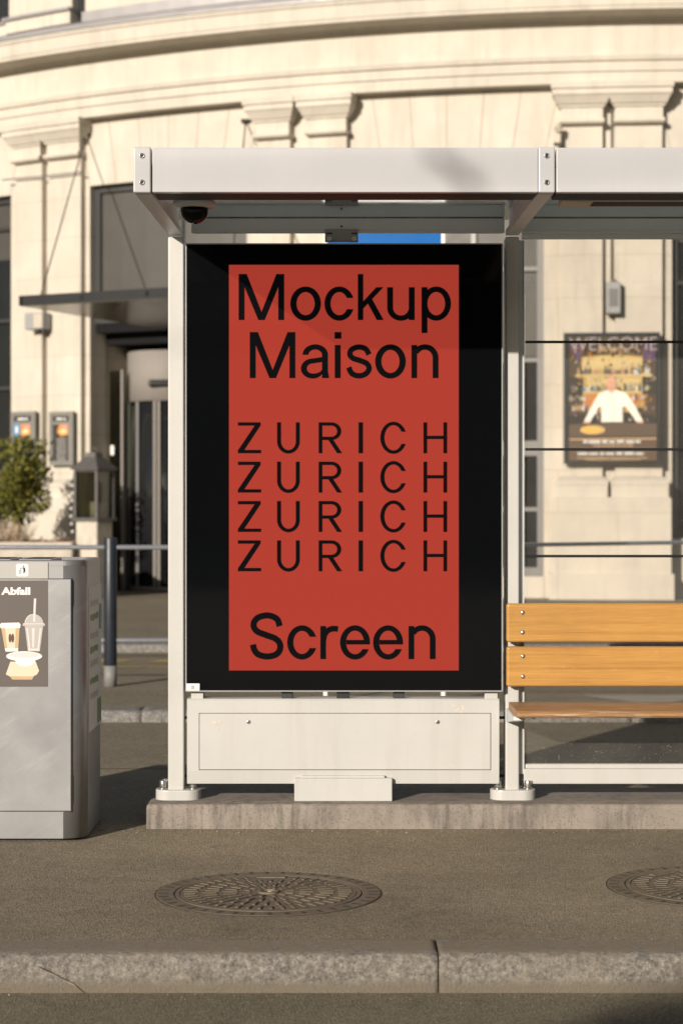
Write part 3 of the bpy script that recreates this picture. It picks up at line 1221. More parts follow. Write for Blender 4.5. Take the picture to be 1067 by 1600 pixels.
# strip and waste poster
mb = MB()
mb.poly(PK['grey'], [fb(-20, 904, .0004), fb(75.5, 904, .0004), fb(75.5, 878.5, .0004), fb(-20, 878.5, .0004)])
mb.build('strip', bn)
mb = MB()
draw(mb, PK['white'], [('poly', [(28, 881), (43, 881), (45, 883), (45, 898.5), (43, 900.5), (28, 900.5), (26, 898.5), (26, 883)])], fb, .0008)
draw(mb, PK['black'], [('poly', ellip(37.7, 884.6, 1.2, 1.2, n=16)),
                       ('poly', [(36.6, 886.5), (39, 886.5), (40.6, 889), (40.2, 893), (40.6, 896), (39.6, 896), (38.8, 893), (37.8, 896), (36.6, 896), (37.4, 892)]),
                       ('poly', [(37, 886.6), (33, 887.4), (31.6, 889.4), (32.2, 889.8), (33.6, 888.3), (37, 888)])], fb, .001)
draw(mb, PK['grey'], [('poly', [(29.6, 890), (34.4, 890), (33.8, 897), (30.2, 897)])], fb, .0011)
mb.build('pictogram', bn)
mb = MB()
mb.poly(PK['taupe'], [fb(-14, 1073, .0004), fb(75.5, 1073, .0004), fb(75.5, 907, .0004), fb(-14, 907, .0004)])
drawtext(mb, PK['white'], 'Abfall', (2.5, 48, 917.5, 929.5), fb, .0006, .042)


def fz(u, v, h=0):                     # coordinates of an enlarged look at the bin poster
    return fb(u / 5.928, 860 + v / 5.926, h)


# paper cup, clear cup with dome lid and straw, foam bowl, clamshell box
L1 = .0007
draw(mb, PK['tan'], pg((15, 715), (185, 715), (172, 925), (52, 925)), fz, L1)
draw(mb, PK['cream'], pg((50, 715), (150, 715), (142, 905), (72, 905)), fz, L1 + .0001)
draw(mb, PK['white'], pg((3, 690), (15, 672), (180, 668), (195, 688), (190, 718), (10, 720)) + pg((48, 908), (173, 906), (170, 935), (58, 937)), fz, L1 + .0002)
draw(mb, PK['coffee'], [('poly', ellip(97, 812, 14, 42, n=24)), ('poly', ellip(122, 812, 14, 42, n=24))], fz, L1 + .0003)
draw(mb, PK['clear'], pg((232, 690), (405, 690), (372, 935), (262, 930)) + [('poly', ellip(318, 684, 88, 94, 0, 180, 24))] + rect(214, 420, 680, 700), fz, L1)
draw(mb, PK['clearlight'], pg((248, 720), (262, 720), (285, 910), (270, 910)) + pg((300, 720), (325, 720), (320, 900), (303, 900)) + pg((372, 720), (388, 720), (365, 915), (350, 915))
     + stroke(catmull([(235, 670), (250, 630), (280, 600), (318, 594)]), 8) + rect(218, 416, 676, 684) + pg((318, 445), (340, 445), (330, 660), (310, 660)) + rect(265, 370, 908, 930), fz, L1 + .0001)
draw(mb, PK['cream'], pg((100, 1030), (335, 1030), (366, 1115), (345, 1150), (310, 1166), (95, 1166), (58, 1148)), fz, L1)
draw(mb, PK['tan'], pg((95, 1167), (318, 1165), (300, 1196), (120, 1196)), fz, L1 + .0001)
draw(mb, PK['white'], [('poly', ellip(228, 980, 166, 46, n=40)), ('poly', ellip(240, 1018, 92, 54, 180, 360, 24))], fz, L1 + .0003)
draw(mb, PK['lightgrey'], [('poly', ellip(228, 968, 140, 26, n=40))], fz, L1 + .0006)
mb.build('waste_poster', bn)
# information sheet on the narrow side
mb = MB()


def fside(u, v, h=0):                  # u: 0..1 along depth from the front, v: photo-like height
    return Vector((XR + .0006 + h, Y0 + .10 + u * .40, v))


draw(mb, PK['lightgrey'], rect(0, 1, .985, .41), fside)
for k, v in enumerate((.93, .875, .80, .745, .69, .62, .56)):
    scribble(mb, PK['green'] if k in (1, 3, 5) else PK['grey'], .12, .75, v, v - .03, fside, .0003, k)
draw(mb, PK['green'], rect(.68, 1, .52, .42), fside, .0006)
mb.build('information_sheet', bn)
mb = MB()
mb.poly(PK['blue'], [(XR + .002, 8.0, .80), (XR + .004, 8.05, .80), (XR + .006, 8.05, .90), (XR + .002, 8.0, .905)])
mb.build('torn_sticker', bn)

# ------------------------------------------------------------------ manhole covers
def manhole():
    t = thing('manhole_cover', (0, 0, 0), '', 'manhole cover', 'cast iron covers in the pavement')
    D = .375
    mb = MB()
    mb.lathe(IRON, (0, 0, 0), [(D, -.01), (D, .0025), (D - .005, .003), (.318, .003), (.316, .001), (.316, -.01)], 96, smooth=False)
    mb.lathe(IROND, (0, 0, 0), [(D + .006, -.01), (D + .006, .0012), (D + .0005, .0014), (D + .0005, -.01)], 96, smooth=False)
    for k in range(40):
        a_ = 2 * PI * k / 40 + .05
        rot = Matrix.Rotation(a_, 3, 'Z')
        mb.box(IROND,   .336, .368, -.0065, .0065, .0024, .0036, 0, rot=rot, piv=Vector((0, 0, 0)))
    mb.build('frame', t)
    mb = MB()
    mb.lathe(IROND, (0, 0, 0), [(.3155, -.01), (.3155, .0008), (.001, .0008)], 96, smooth=False)
    mb.lathe(IRON, (0, 0, 0), [(.311, 0), (.311, .0036), (.2975, .0036), (.2975, 0)], 96, smooth=False)
    mb.build('seat', t)
    mb = MB()
    mb.lathe(IRON, (0, 0, 0), [(.2945, 0), (.2945, .0032), (.0005, .0032)], 96, smooth=False)
    rnd = random.Random(3)
    for r0, r1, n in ((.232, .287, 46), (.165, .222, 34), (.100, .156, 22), (.052, .092, 12)):
        for k in range(n):
            a_ = 2 * PI * (k + (.5 if n in (34, 12) else 0)) / n
            if r0 > .2 and 1.25 < a_ < 1.9:
                continue
            mb.box(IRON, r0 + rnd.uniform(0, .012), r1 - rnd.uniform(0, .01), -.0055, .0055,   .003, .0068, .0015, 1, rot=Matrix.Rotation(a_, 3, 'Z'), piv=Vector((0, 0, 0)))
            mb.box(IROND, r0 + .002, r1, .0065, .0125, .0028, .0036, 0, rot=Matrix.Rotation(a_ - .004, 3, 'Z'), piv=Vector((0, 0, 0)))
    mb.box(IRON, -.05, .05, .248, .276, .003, .0085, .002)
    mb.lathe(IRON, (0, 0, 0), [(.036, .003), (.036, .0085), (.030, .0095), (.024, .0095), (.022, .004)], 32, smooth=False)
    mb.box(IROND, -.016, .02, -.012, .012, .0034, .0042, 0)
    mb.box(PK['tan'], -.003, .012, -.006, .004, .0045, .008, .001)
    mb.build('lid', t)
    return t


m1 = manhole()
m1.location = (-.245, 6.545, 0)
m1['label'] = 'rusty round cast iron manhole cover before the advertising screen, seen whole'
m2 = m1.copy()
COL.objects.link(m2)
for ch in list(m1.children):
    c_ = ch.copy()
    COL.objects.link(c_)
    c_.parent = m2
m2.location = (1.285, 6.66, 0)
m2.rotation_euler.z = R(37)
m2['label'] = 'rusty round cast iron manhole cover before the bench, cut off by the edge'

# ------------------------------------------------------------------ railing on the far island
rl = thing('railing', (-1.8, 14.8, ZF), 'two steel rails on a dark blue round post on the island', 'railing')
XP = (173 - CX) / F * 14.8
RB = [(-14, 14.8), (XP - .0, 14.8), (.3, 14.9), (9.0, 22.2)]
for xx, yy in ((XP, 14.8), (XP - 3.0, 14.8), (XP - 6.0, 14.8), (.3, 14.9), (8.95, 22.15)):
    mb = MB()
    zb = ZF if yy < 18.4 else ZP
    mb.cyl(plain('post_foot', (.2, .2, .19), .6) if not MATS.get('post_foot') else MATS['post_foot'], (xx, yy, zb), (xx, yy, zb + .16), .0495, n=28)
    mb.cyl(NAVY, (xx, yy, zb + .16), (xx, yy, 1.085), .0495, n=28, bev=.006)
    mb.build('post', rl)
for z in (1.012, .305):
    mb = MB()
    mb.tube(RAILM, [(x, y, z) for x, y in RB], .0175, 16)
    mb.build('rail', rl)

# ------------------------------------------------------------------ blue information board behind the screen
ib = thing('information_board', (.41, 13.6, ZF), 'blue headed information board on two white posts behind the screen', 'information board')
s_ = F / 13.6
xb0, xb1 = (563 - CX) / s_, (690 - CX) / s_
for px in (508.5, 692):
    x = (px - CX) / s_
    mb = MB()
    mb.box(WPAINT, x - .014, x + .014, 13.57, 13.63, ZF, 3.28, .004)
    mb.build('post', ib)
xa = (512 - CX) / s_
xz = (688.5 - CX) / s_
mb = MB()
mb.box(BLUE, xa, xz, 13.58, 13.62, 2.80, 3.26, .003)
mb.build('header', ib)
mb = MB()
mb.box(PK['pale'], xa, xz, 13.585, 13.615, .7, 2.795, .003)
fm = lambda u, v, h=0: Vector((u, 13.5848 - h, v))
for k in range(26):
    v = 2.70 - k * .07
    scribble(mb, PK['grey'] if k % 5 else PK['blue'], xa + .06, xz - .06, v, v - .025, fm, .0004 + .0001 * (k % 3), 50 + k)
mb.build('map_panel', ib)

# ------------------------------------------------------------------ rotunda building
XC, YC = 5.66, 47.35


def th(px, r=19.4):
    k = (px - CX) / F
    A = k * k + 1
    B = -2 * (k * XC + YC)
    C = XC * XC + YC * YC - r * r
    y = (-B - math.sqrt(max(0, B * B - 4 * A * C))) / (2 * A)
    return math.atan2(k * y - XC, YC - y)


def cp(t, r, z):
    return Vector((XC + r * math.sin(t), YC - r * math.cos(t), z))


def fz_(px, py, r=19.4):                       # height on the facade under a photo pixel
    t = th(px, r)
    return EYE + (CY - py) / F * (YC - r * math.cos(t))


def nseg(t0, t1):
    return max(1, int(abs(t1 - t0) / R(1.2)))


def cring(t0, t1, r0, r1, z, n=None):
    n = n or nseg(t0, t1)
    return [cp(t0 + (t1 - t0) * i / n, r1, z) for i in range(n + 1)] + [cp(t1 + (t0 - t1) * i / n, r0, z) for i in range(n + 1)]


def cbox(mb, m, t0, t1, z0, z1, r0, r1):
    return mb.loft(m, [cring(t0, t1, r0, r1, z0), cring(t0, t1, r0, r1, z1)])


def csweep(mb, m, prof, t0, t1):
    n = nseg(t0, t1)
    return mb.loft(m, [[cp(t0 + (t1 - t0) * i / n, r, z) for r, z in prof] for i in range(n + 1)])


bd = thing('rotunda_building', (XC, YC - 19.4, ZP), 'cream stone building with curved pilastered front behind the shelter', 'building')
T0, T1 = R(-68), R(68)
RW = 19.25
ZW = 6.41
OPEN = [(-215, 18), (141, 386), (546, 849), (1049, 1350)]
tt = [(th(a_, RW), th(b_, RW)) for a_, b_ in OPEN]
mb = MB()
cbox(mb, STONEP, T0, T1, ZW, 8.46, RW - .4, RW)
edges = [T0] + [x for ab in tt for x in ab] + [T1]
for k in range(0, len(edges), 2):
    cbox(mb, STONE, edges[k], edges[k + 1], -.15, ZW - .001, RW - .4, RW)
# faint voussoir joints over the openings
VJ = plain('stone_joint', (.40, .345, .275), .9)
for a_, b_ in OPEN:
    n = 6
    for k in range(n + 1):
        q = k / n
        px = a_ + (b_ - a_) * q
        lean = (q - .5) * 46
        t0, t1 = th(px + lean * .35, RW), th(px - lean * .2 + lean, RW)
        pts = []
        za, zb = ZW + .02, 7.42
        ta = th(px, RW)
        tb = th(px, RW) + (q - .5) * R(1.3)
        e = R(.022)
        mb.poly(VJ, [cp(ta - e, RW + .003, za), cp(ta + e, RW + .003, za), cp(tb + e, RW + .003, zb), cp(tb - e, RW + .003, zb)])
mb.build('wall', bd, True)
# entablature: architrave bands, moulding, frieze; cornice
mb = MB()
csweep(mb, STONEP, [(RW - .05, 7.44), (RW + .22, 7.44), (RW + .22, 7.60), (RW + .25, 7.602), (RW + .25, 7.735), (RW + .29, 7.75), (RW + .30, 7.79), (RW + .26, 7.81),
                    (RW + .22, 7.83), (RW + .20, 7.86), (RW + .20, 8.30), (RW + .22, 8.315), (RW - .05, 8.32)], T0, T1)
mb.build('entablature', bd, True)
mb = MB()
csweep(mb, STONEP, [(RW - .05, 8.325), (RW + .24, 8.325), (RW + .27, 8.37), (RW + .34, 8.385), (RW + .62, 8.392), (RW + .625, 8.44), (RW + .64, 8.445), (RW + .65, 8.62), (RW + .68, 8.66), (RW + .68, 8.69), (RW - .05, 8.70)], T0, T1)
mb.build('cornice', bd, True)
mb = MB()
csweep(mb, ZINC, [(RW - .3, 8.702), (RW + .69, 8.702), (RW + .69, 8.73), (RW + .35, 8.84), (RW + .34, 8.87), (RW + .33, 8.885), (RW + .1, 8.98), (RW - .3, 8.99)], T0, T1)
mb.build('zinc_ledge', bd)
mb = MB()
tb0 = th(128, 19.3)
cbox(mb, ZINC, tb0, T1, 8.991, 9.15, RW - .35, RW + .05)
cbox(mb, STONEP, tb0 + R(.1), T1, 9.15, 11.6, RW - .35, RW)
cbox(mb, STONEP, th(14, 19.3), th(114, 19.3), 8.991, 9.19, RW - .35, RW + .12)
cbox(mb, ZINC, th(12, 19.3), th(116, 19.3), 9.19, 9.235, RW - .35, RW + .18)
cbox(mb, STONEP, th(15, 19.3), th(113, 19.3), 9.235, 11.2, RW - .35, RW + .05)
cbox(mb, DARKM, th(113.5, 19.3), th(127.5, 19.3), 8.991, 11.4, RW - .6, RW - .12)
cbox(mb, STONEP, T0, th(11, 19.3), 8.991, 9.17, RW - .35, RW + .05)
cbox(mb, ZINC, T0, th(11, 19.3), 9.17, 9.21, RW - .35, RW + .10)
cbox(mb, DARKM, T0, th(13, 19.3), 9.211, 11.0, RW - .9, RW - .4)
mb.build('parapet', bd, True)
# pilasters with stepped capitals, bases on pedestals
PIL = [(20, 61, 6, 64), (72, 122, 68, 131), (398, 450, 386, 457), (479, 539, 468, 548), (876, 941, 863, 948), (961, 1035, 956, 1052),
       (-290, -235, -300, -225), (1362, 1440, 1352, 1452)]
for a_, b_, c_, d_ in PIL:
    t0, t1 = th(a_, RW + .2), th(b_, RW + .2)
    w_ = R(.38)
    mb = MB()
    cbox(mb, STONE, t0, t1, 1.79, 6.86, RW - .02, RW + .12)
    p = mb.build('pilaster', bd, True)
    mb = MB()
    L = [(6.86, .20, .14), (6.885, .235, .2), (6.93, .235, .2), (6.945, .17, .03), (7.10, .17, .03), (7.105, .20, .25), (7.14, .21, .3), (7.145, .235, .45), (7.20, .27, .62), (7.26, .31, .85), (7.265, .33, .95),
         (7.345, .33, .95), (7.35, .36, 1.1), (7.438, .37, 1.1)]
    mb.loft(STONEP, [cring(t0 - w_ * e, t1 + w_ * e, RW - .02, RW + r_, z, 4) for z, r_, e in L])
    mb.build('capital', p, True)
    mb = MB()
    L = [(1.492, .33, .52), (1.64, .33, .52), (1.70, .345, .6), (1.735, .33, .52), (1.75, .25, .3), (1.765, .25, .3), (1.785, .2, .15), (1.79, .18, .05)]
    mb.loft(STONEP, [cring(t0 - w_ * e, t1 + w_ * e, RW - .02, RW + r_, z, 4) for z, r_, e in L])
    mb.build('base', p, True)
for a_, b_ in ((14, 136), (388, 544), (861, 1048)):
    mb = MB()
    t0, t1 = th(a_, RW + .4), th(b_, RW + .4)
    mb.loft(STONE, [cring(t0, t1, RW - .02, RW + .42, z, 8) for z in (.40, 1.46)] + [cring(t0 + R(.05), t1 - R(.05), RW - .02, RW + .40, 1.490, 8)])
    cbox(mb, STONE, t0 - R(.1), t1 + R(.1), -.15, .40, RW - .02, RW + .47)
    mb.build('pedestal', bd, True)


def window(a_, b_, z0, z1, blind_z, bars, frame, ri=RW - .22, mull=(.36, .64)):
    t0, t1 = th(a_, RW), th(b_, RW)
    mb = MB()
    fw = .10 / 19
    for (u0, u1, q0, q1) in [(t0, t0 + fw, z0, z1), (t1 - fw, t1, z0, z1), (t0 + fw, t1 - fw, z1 - .10, z1), (t0 + fw, t1 - fw, z0, z0 + .12)] + \
            [(t0 + fw, t1 - fw, q - .03, q + .03) for q in bars] + [(t0 + (t1 - t0) * k - fw * .35, t0 + (t1 - t0) * k + fw * .35, z0 + .12, z1 - .10) for k in mull]:
        cbox(mb, frame, u0 + 1e-5, u1 - 1e-5, q0, q1, ri, ri + .09 - random.uniform(0, .006))
    wf = mb.build('window', bd)
    mb = MB()
    cbox(mb, WPANE, t0, t1, z0, z1, ri - .02, ri + .02)
    mb.build('pane', wf)
    if blind_z < z1:
        mb = MB()
        cbox(mb, BLIND, t0 + fw * .5, t1 - fw * .5, blind_z, z1, ri + .0205, ri + .028)
        mb.build('blind', wf)
    return wf


window(-215, 18, 1.0, ZW - .002, 5.4, (5.9, 4.4, 3.3), DFRAME)
window(141, 386, 4.25, ZW - .002, 4.3, (), DFRAME, mull=(.57,))
window(546, 849, 2.2, ZW - .002, 3.55, (4.83, 3.5), WFRAME)
window(546, 849, .35, 2.199, 9, (1.32,), WFRAME)
window(1049, 1350, .9, ZW - .002, 5.2, (4.6,), DFRAME)
for a_, b_, z_ in ((546, 849, .345), (1049, 1350, .895), (-215, 18, .995)):
    mb = MB()
    cbox(mb, STONEP, th(a_, RW), th(b_, RW), -.15, z_, RW - .38, RW + .02)
    mb.build('sill', bd, True)

# entrance: recess, side walls, revolving door
ta, tb = th(141, RW), th(386, RW)
RI = RW - .50
mb = MB()
TRANS = plain('transom_shade_black', (.01, .01, .011), .7, 0, .1, 2, .1)  # colour taken near black to stand for shade below the canopy
cbox(mb, TRANS, ta + R(.01), tb - R(.01), 3.93, 4.7, RW - 3.3, RW - .42)
cbox(mb, TRANS, ta + R(.01), tb - R(.01), 4.10, 4.249, RW - .419, RW - .15)
mb.build('entrance_transom', bd)
mb = MB()
cbox(mb, WPANE, ta - R(2), tb + R(2), -.1, 4.4, RW - 3.5, RW - 3.35)
mb.build('entrance_glazing', bd)
SHST = stone('shaded_entrance_stone', (.40, .355, .285))  # facade stone in a darker tone, standing for shade inside the recess
for u0, u1 in ((ta - R(1.2), ta - R(.005)), (tb + R(.005), tb + R(1.2))):
    mb = MB()
    cbox(mb, SHST, u0, u1, -.1, 4.24, RW - 3.3, RW - .401)
    mb.build('entrance_side_wall', bd, True)
mb = MB()
for px in (152.5, 193):
    t_ = th(px, RI)
    cbox(mb, BEIGEM, t_ - R(.06), t_ + R(.06), .05, fz_(px, 578, RI), RI - .05, RI + .04)
cbox(mb, glass('side_glass', (.55, .56, .5), 0, 1.5), th(153, RI), th(192, RI), .05, fz_(170, 580, RI), RI - .02, RI)
side = mb.build('side_light', bd)
mb = MB()
t_ = th(176, RI)
cbox(mb, PK['white'], t_ - R(.1), t_ + R(.1), fz_(174, 711, RI), fz_(174, 696, RI), RI + .0001, RI + .006)
mb.build('notice', side)
rd = .70
dc = cp(th(268, RW - 1.2), RW - 1.2, 0)
zt, zm = EYE + (CY - 546) / F * (dc.y - rd), EYE + (CY - 626) / F * (dc.y - rd)
rev = MB().lathe(BEIGEM, (dc.x, dc.y, 0), [(rd - .03, zm), (rd, zm + .01), (rd, zt - .01), (rd - .02, zt)], 64)
rv = rev.build('revolving_door', bd)
mb = MB()
mb.lathe(WPANE, (dc.x, dc.y, 0), [(rd - .06, .06), (rd - .06, zm - .001)], 64)
mb.build('drum_glass', rv)
mb = MB()
mb.lathe(BEIGEM, (dc.x, dc.y, 0), [(rd, ZP), (rd, .09), (rd - .03, .10)], 64)
for ang in (187, 222, 252, 258, 282, 288, 318, 353):
    x, y = dc.x + (rd - .03) * math.cos(R(ang)), dc.y + (rd - .03) * math.sin(R(ang))
    mb.box(WFRAME if ang < 230 or ang > 310 else BEIGEM, x - .022, x + .022, y - .022, y + .022, .10, zm - .001, .004)
mb.build('mullion', rv)
mb = MB()
mb.box(BLACKP, dc.x - .30, dc.x + .30, dc.y - rd - .05, dc.y - rd + .12, zm + .22, zm + .33, .03, 4)
mb.build('sensor', rv)

# canopy over the entrance, hung from rods
def canopy():
    n = cp(0.5 * (ta + tb), 1, 0) - Vector((XC, YC, 0))
    n.z = 0
    n.normalize()
    tdir = Vector((-n.y, n.x, 0))
    lf = P(30, 470, 26.7)
    zc = lf.z
    A = Vector((lf.x, lf.y, zc))
    width = 3.1
    B_ = A + tdir * width if (tdir.x > 0) else A - tdir * width
    d_ = -n * 3.6
    h_ = Vector((0, 0, .068))
    mb = MB()
    fr = .07
    ex = (B_ - A).normalized()
    for p, q, wv in ((A, B_, n * -fr), (A + d_, B_ + d_, n * fr), (A, A + d_, ex * fr), (B_, B_ + d_, -ex * fr)):
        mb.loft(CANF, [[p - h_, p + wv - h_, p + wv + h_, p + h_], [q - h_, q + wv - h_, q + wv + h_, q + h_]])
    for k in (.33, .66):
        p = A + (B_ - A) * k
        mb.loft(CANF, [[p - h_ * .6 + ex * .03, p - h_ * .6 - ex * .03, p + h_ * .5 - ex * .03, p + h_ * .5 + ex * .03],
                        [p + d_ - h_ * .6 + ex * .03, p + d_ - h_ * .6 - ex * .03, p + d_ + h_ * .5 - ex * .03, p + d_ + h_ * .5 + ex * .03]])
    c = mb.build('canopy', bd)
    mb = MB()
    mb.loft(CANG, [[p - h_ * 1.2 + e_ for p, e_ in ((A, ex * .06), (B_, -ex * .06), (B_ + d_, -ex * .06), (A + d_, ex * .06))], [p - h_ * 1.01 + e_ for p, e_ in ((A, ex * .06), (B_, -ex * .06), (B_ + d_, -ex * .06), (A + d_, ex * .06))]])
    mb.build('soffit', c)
    for px, py, end in ((136, 212, A + d_ * .12 + ex * .05), (385, 190, B_ + d_ * .12 - ex * .05)):
        w0 = cp(th(px, RW), RW + .02, fz_(px, py, RW))
        mb = MB()
        mb.tube(ALUD, [w0, end + h_], .011, 8)
        mb.box(DARKM, w0.x - .07, w0.x + .07, w0.y - .06, w0.y + .06, w0.z - .02, w0.z + .03, .01)
        mb.build('rod', c)
    return c


canopy()
# cable along the wall above the windows and a thin down-conductor between the pilasters
mb = MB()
mb.tube(WFRAME, [cp(th(px, RW), RW + .2, fz_(px, 284 - (px - 18) * .1, RW)) for px in (18, 40, 62, 64)] + [cp(th(px, RW), RW + .2, fz_(px, 281 - (px - 60) * .12, RW)) for px in (72, 100, 122, 140)], .012, 6)
mb.build('cable', bd)
mb = MB()
mb.tube(WFRAME, [cp(th(954.5, RW), RW + .05, 7.25), cp(th(954.5, RW), RW + .05, fz_(954, 442, RW))], .014, 8)
mb.build('cable', bd)

# wall things
def wallframe(px, py, r):
    t_ = th(px, r)
    p = cp(t_, r, fz_(px, py, r))
    return p, t_


def wallbox(name, px0, px1, py0, py1, r, depth, m, label, cat, extra=None):
    pxm = (px0 + px1) / 2
    t0, t1 = th(px0, r), th(px1, r)
    z0, z1 = fz_(pxm, py1, r), fz_(pxm, py0, r)
    c = cp((t0 + t1) / 2, r, (z0 + z1) / 2)
    n = Vector((math.sin((t0 + t1) / 2), -math.cos((t0 + t1) / 2), 0))
    wd = (t1 - t0) * r
    mb = MB()
    t_ = (t0 + t1) / 2
    rot = Matrix.Rotation(t_, 3, 'Z')
    mb.box(m, c.x - wd / 2, c.x + wd / 2, c.y - depth, c.y, z0, z1, .012, 2, rot=rot, piv=c)
    if extra:
        extra(mb, c, rot, wd, z0, z1, depth)
    return single(mb, name, c, label, cat)


def ex1(mb, c, rot, wd, z0, z1, d):
    mb.box(WFRAME, c.x - wd * .3, c.x + wd * .3, c.y - d - .008, c.y - d + .002, z0 + .1, z1 - .1, .004, 2, rot=rot, piv=c)
    mb.cyl(WFRAME, (c.x, c.y - d * .5, z1 - .002), (c.x, c.y - d * .5, z1 + .05), .03, n=16)


def ex2(mb, c, rot, wd, z0, z1, d):
    mb.box(BLACKP, c.x + wd * .1, c.x + wd * .4, c.y - d * .7, c.y - d * .3, z0 - .06, z0 + .002, .01, 2, rot=rot, piv=c)
    mb.box(BEIGEBOX, c.x + wd * .02, c.x + wd * .47, c.y - d - .006, c.y - d + .002, z0 + .02, z1 - .02, .004, 2, rot=rot, piv=c)


def ex3(mb, c, rot, wd, z0, z1, d):
    mb.cyl(BEIGEBOX, (c.x - .02, c.y - d - .06, z1 - .02), (c.x + .02, c.y - d, z1 + .03), .05, n=20)
    mb.box(DARKM, c.x - wd * .4, c.x + wd * .6, c.y - .14, c.y - .02, z0 - .03, z0 + .002, .004, 2, rot=rot, piv=c)


wallbox('junction_box', 945.5, 968, 443, 492, RW + .08, .22, GREYBOX, 'small grey metal box above the framed bar poster', 'wall box', ex1)
wallbox('loudspeaker', 52, 80, 490, 516, RW + .16, .2, GREYBOX, 'small grey loudspeaker box on the pilaster beside the entrance canopy', 'loudspeaker', ex2)
wallbox('floodlight', 864, 876, 204, 226, RW + .16, .14, BEIGEBOX, 'small beige floodlight on the wall above the shelter roof', 'floodlight', ex3)


def board_on_wall(px0, px1, py0, py1, r, fw_px, frame_m, name, label, cat, group=None, depth=.09):
    """flat framed board on the curved wall; returns thing and a (u, v) -> world map in photo pixels"""
    pm, pv = (px0 + px1) / 2, (py0 + py1) / 2
    t_ = th(pm, r)
    c = cp(t_, r + depth, fz_(pm, pv, r + depth))
    n = Vector((math.sin(t_), -math.cos(t_), 0))
    ux = Vector((math.cos(t_), math.sin(t_), 0))
    s1 = c.y / F

    def fmap(u, v, h=0):
        return c + ux * ((u - pm) * s1 / ux.x) + Vector((0, 0, (pv - v) * s1)) + n * h
    o = thing(name, c, label, cat, group)
    mb = MB()
    f = fw_px
    for u0, u1, v0, v1 in ((px0, px0 + f, py0, py1), (px1 - f, px1, py0, py1), (px0 + f, px1 - f, py0, py0 + f), (px0 + f, px1 - f, py1 - f, py1)):
        mb.loft(frame_m, [[fmap(u0, v0, .0), fmap(u1, v0, 0), fmap(u1, v1, 0), fmap(u0, v1, 0)], [fmap(u0, v0, -depth), fmap(u1, v0, -depth), fmap(u1, v1, -depth), fmap(u0, v1, -depth)]])
    mb.build('frame', o)
    return o, fmap


# menu boards by the entrance
def menu(px0, px1, py0, py1, label, blue):
    o, fm_ = board_on_wall(px0, px1, py0, py1, RW + .18, 5, MENUF, 'menu_board', label, 'menu board', 'menu boards beside the entrance', .05)
    mb = MB()
    D = -.012
    draw(mb, MENUF, rect(px0 + 5, px1 - 5, py0 + 5, py1 - 5), fm_, D)
    w_ = px1 - px0
    draw(mb, PK['dark'], rect(px0 + 6, px1 - 8, py0 + 7, py0 + 15) + rect(px0 + 6, px1 - 9, py0 + 20, py1 - 7), fm_, D + .003)
    scribble(mb, PK['white'], px0 + 12, px1 - 13, py0 + 9.5, py0 + 13, fm_, D + .005, 5 + blue)
    draw(mb, PK['orange'], pg((px0 + 17, py0 + 20), (px1 - 9, py0 + 20), (px1 - 9, py0 + 36), (px0 + 20, py0 + 39), (px0 + 13, py0 + 32)), fm_, D + .004)
    draw(mb, PK['palegold'], [('poly', ellip(px1 - 17, py0 + 31, 6, 4, n=20))], fm_, D + .006)
    draw(mb, PK['pink'], [('poly', ellip(px1 - 14, py0 + 24, 5, 3, n=20))], fm_, D + .007)
    if blue:
        draw(mb, PK['blue'], [('poly', ellip(px0 + 11, py0 + 28, 7.5, 10.5, n=28))], fm_, D + .012)
        draw(mb, PK['white'], rect(px0 + 9, px0 + 13, py0 + 23, py0 + 33), fm_, D + .014)
        draw(mb, PK['red'], rect(px0 + 6, px0 + 10, py0 + 49, py0 + 56), fm_, D + .006)
    for k in range(10):
        scribble(mb, PK['grey'], px0 + 13, px1 - 12, py0 + 42 + k * 3.6, py0 + 43.6 + k * 3.6, fm_, D + .005, 70 + k)
    mb.build('menu', o)

menu(18, 61, 643, 727, 'grey framed menu board with a blue disc, partly behind the bush', 1)
menu(78.5, 119.5, 643, 727, 'grey framed menu board without a disc, nearer the entrance door', 0)

# large bar poster between the pilasters
po, fm_ = board_on_wall(880.5, 1029, 519.5, 724.5, RW + .20, 7, DARKM, 'framed_poster', 'large dark framed bar poster with bartender behind the bench', 'poster', None, .11)


def fp(u, v, h=0):                      # enlarged-photo coordinates of the poster
    return fm_(860 + u / 5.155, 500 + v / 5.155, h - .02)


mb = MB()
ly = [0.0]


def lay(m, shapes):
    ly[0] += .0012
    draw(mb, m, shapes, fp, ly[0], 1e-5)


lay(PK['dark'], rect(130, 850, 125, 1140))
lay(PK['brown'], rect(140, 845, 130, 830))
lay(PK['purple'], pg((150, 200), (245, 140), (240, 300), (215, 330)) + rect(740, 845, 200, 330))
lay(PK['gold'], pg((248, 190), (735, 190), (730, 420), (780, 440), (780, 580), (740, 700), (640, 760), (330, 760), (260, 700), (250, 580), (210, 440), (250, 420)))
lay(PK['coffee'], pg((255, 190), (735, 190), (730, 290), (600, 282), (490, 278), (380, 282), (250, 295)))
lay(PK['palegold'], pg((250, 310), (380, 290), (490, 285), (610, 290), (732, 310), (730, 400), (250, 400)) + rect(290, 720, 470, 560) + rect(200, 810, 436, 458) + rect(250, 800, 572, 590))
lay(PK['orange'], pg((262, 600), (380, 590), (330, 700), (262, 690)) + pg((620, 600), (770, 600), (760, 650), (640, 690)))
lay(PK['dark'], rect(145, 260, 460, 600) + rect(730, 845, 460, 600) + pg((150, 770), (400, 740), (400, 830), (150, 830)) + pg((580, 740), (845, 770), (845, 830), (580, 830)))
rnd = random.Random(11)
bs = {n: [] for n in ('darkgreen', 'dark', 'white', 'pink', 'blue', 'clear', 'purple', 'tan')}
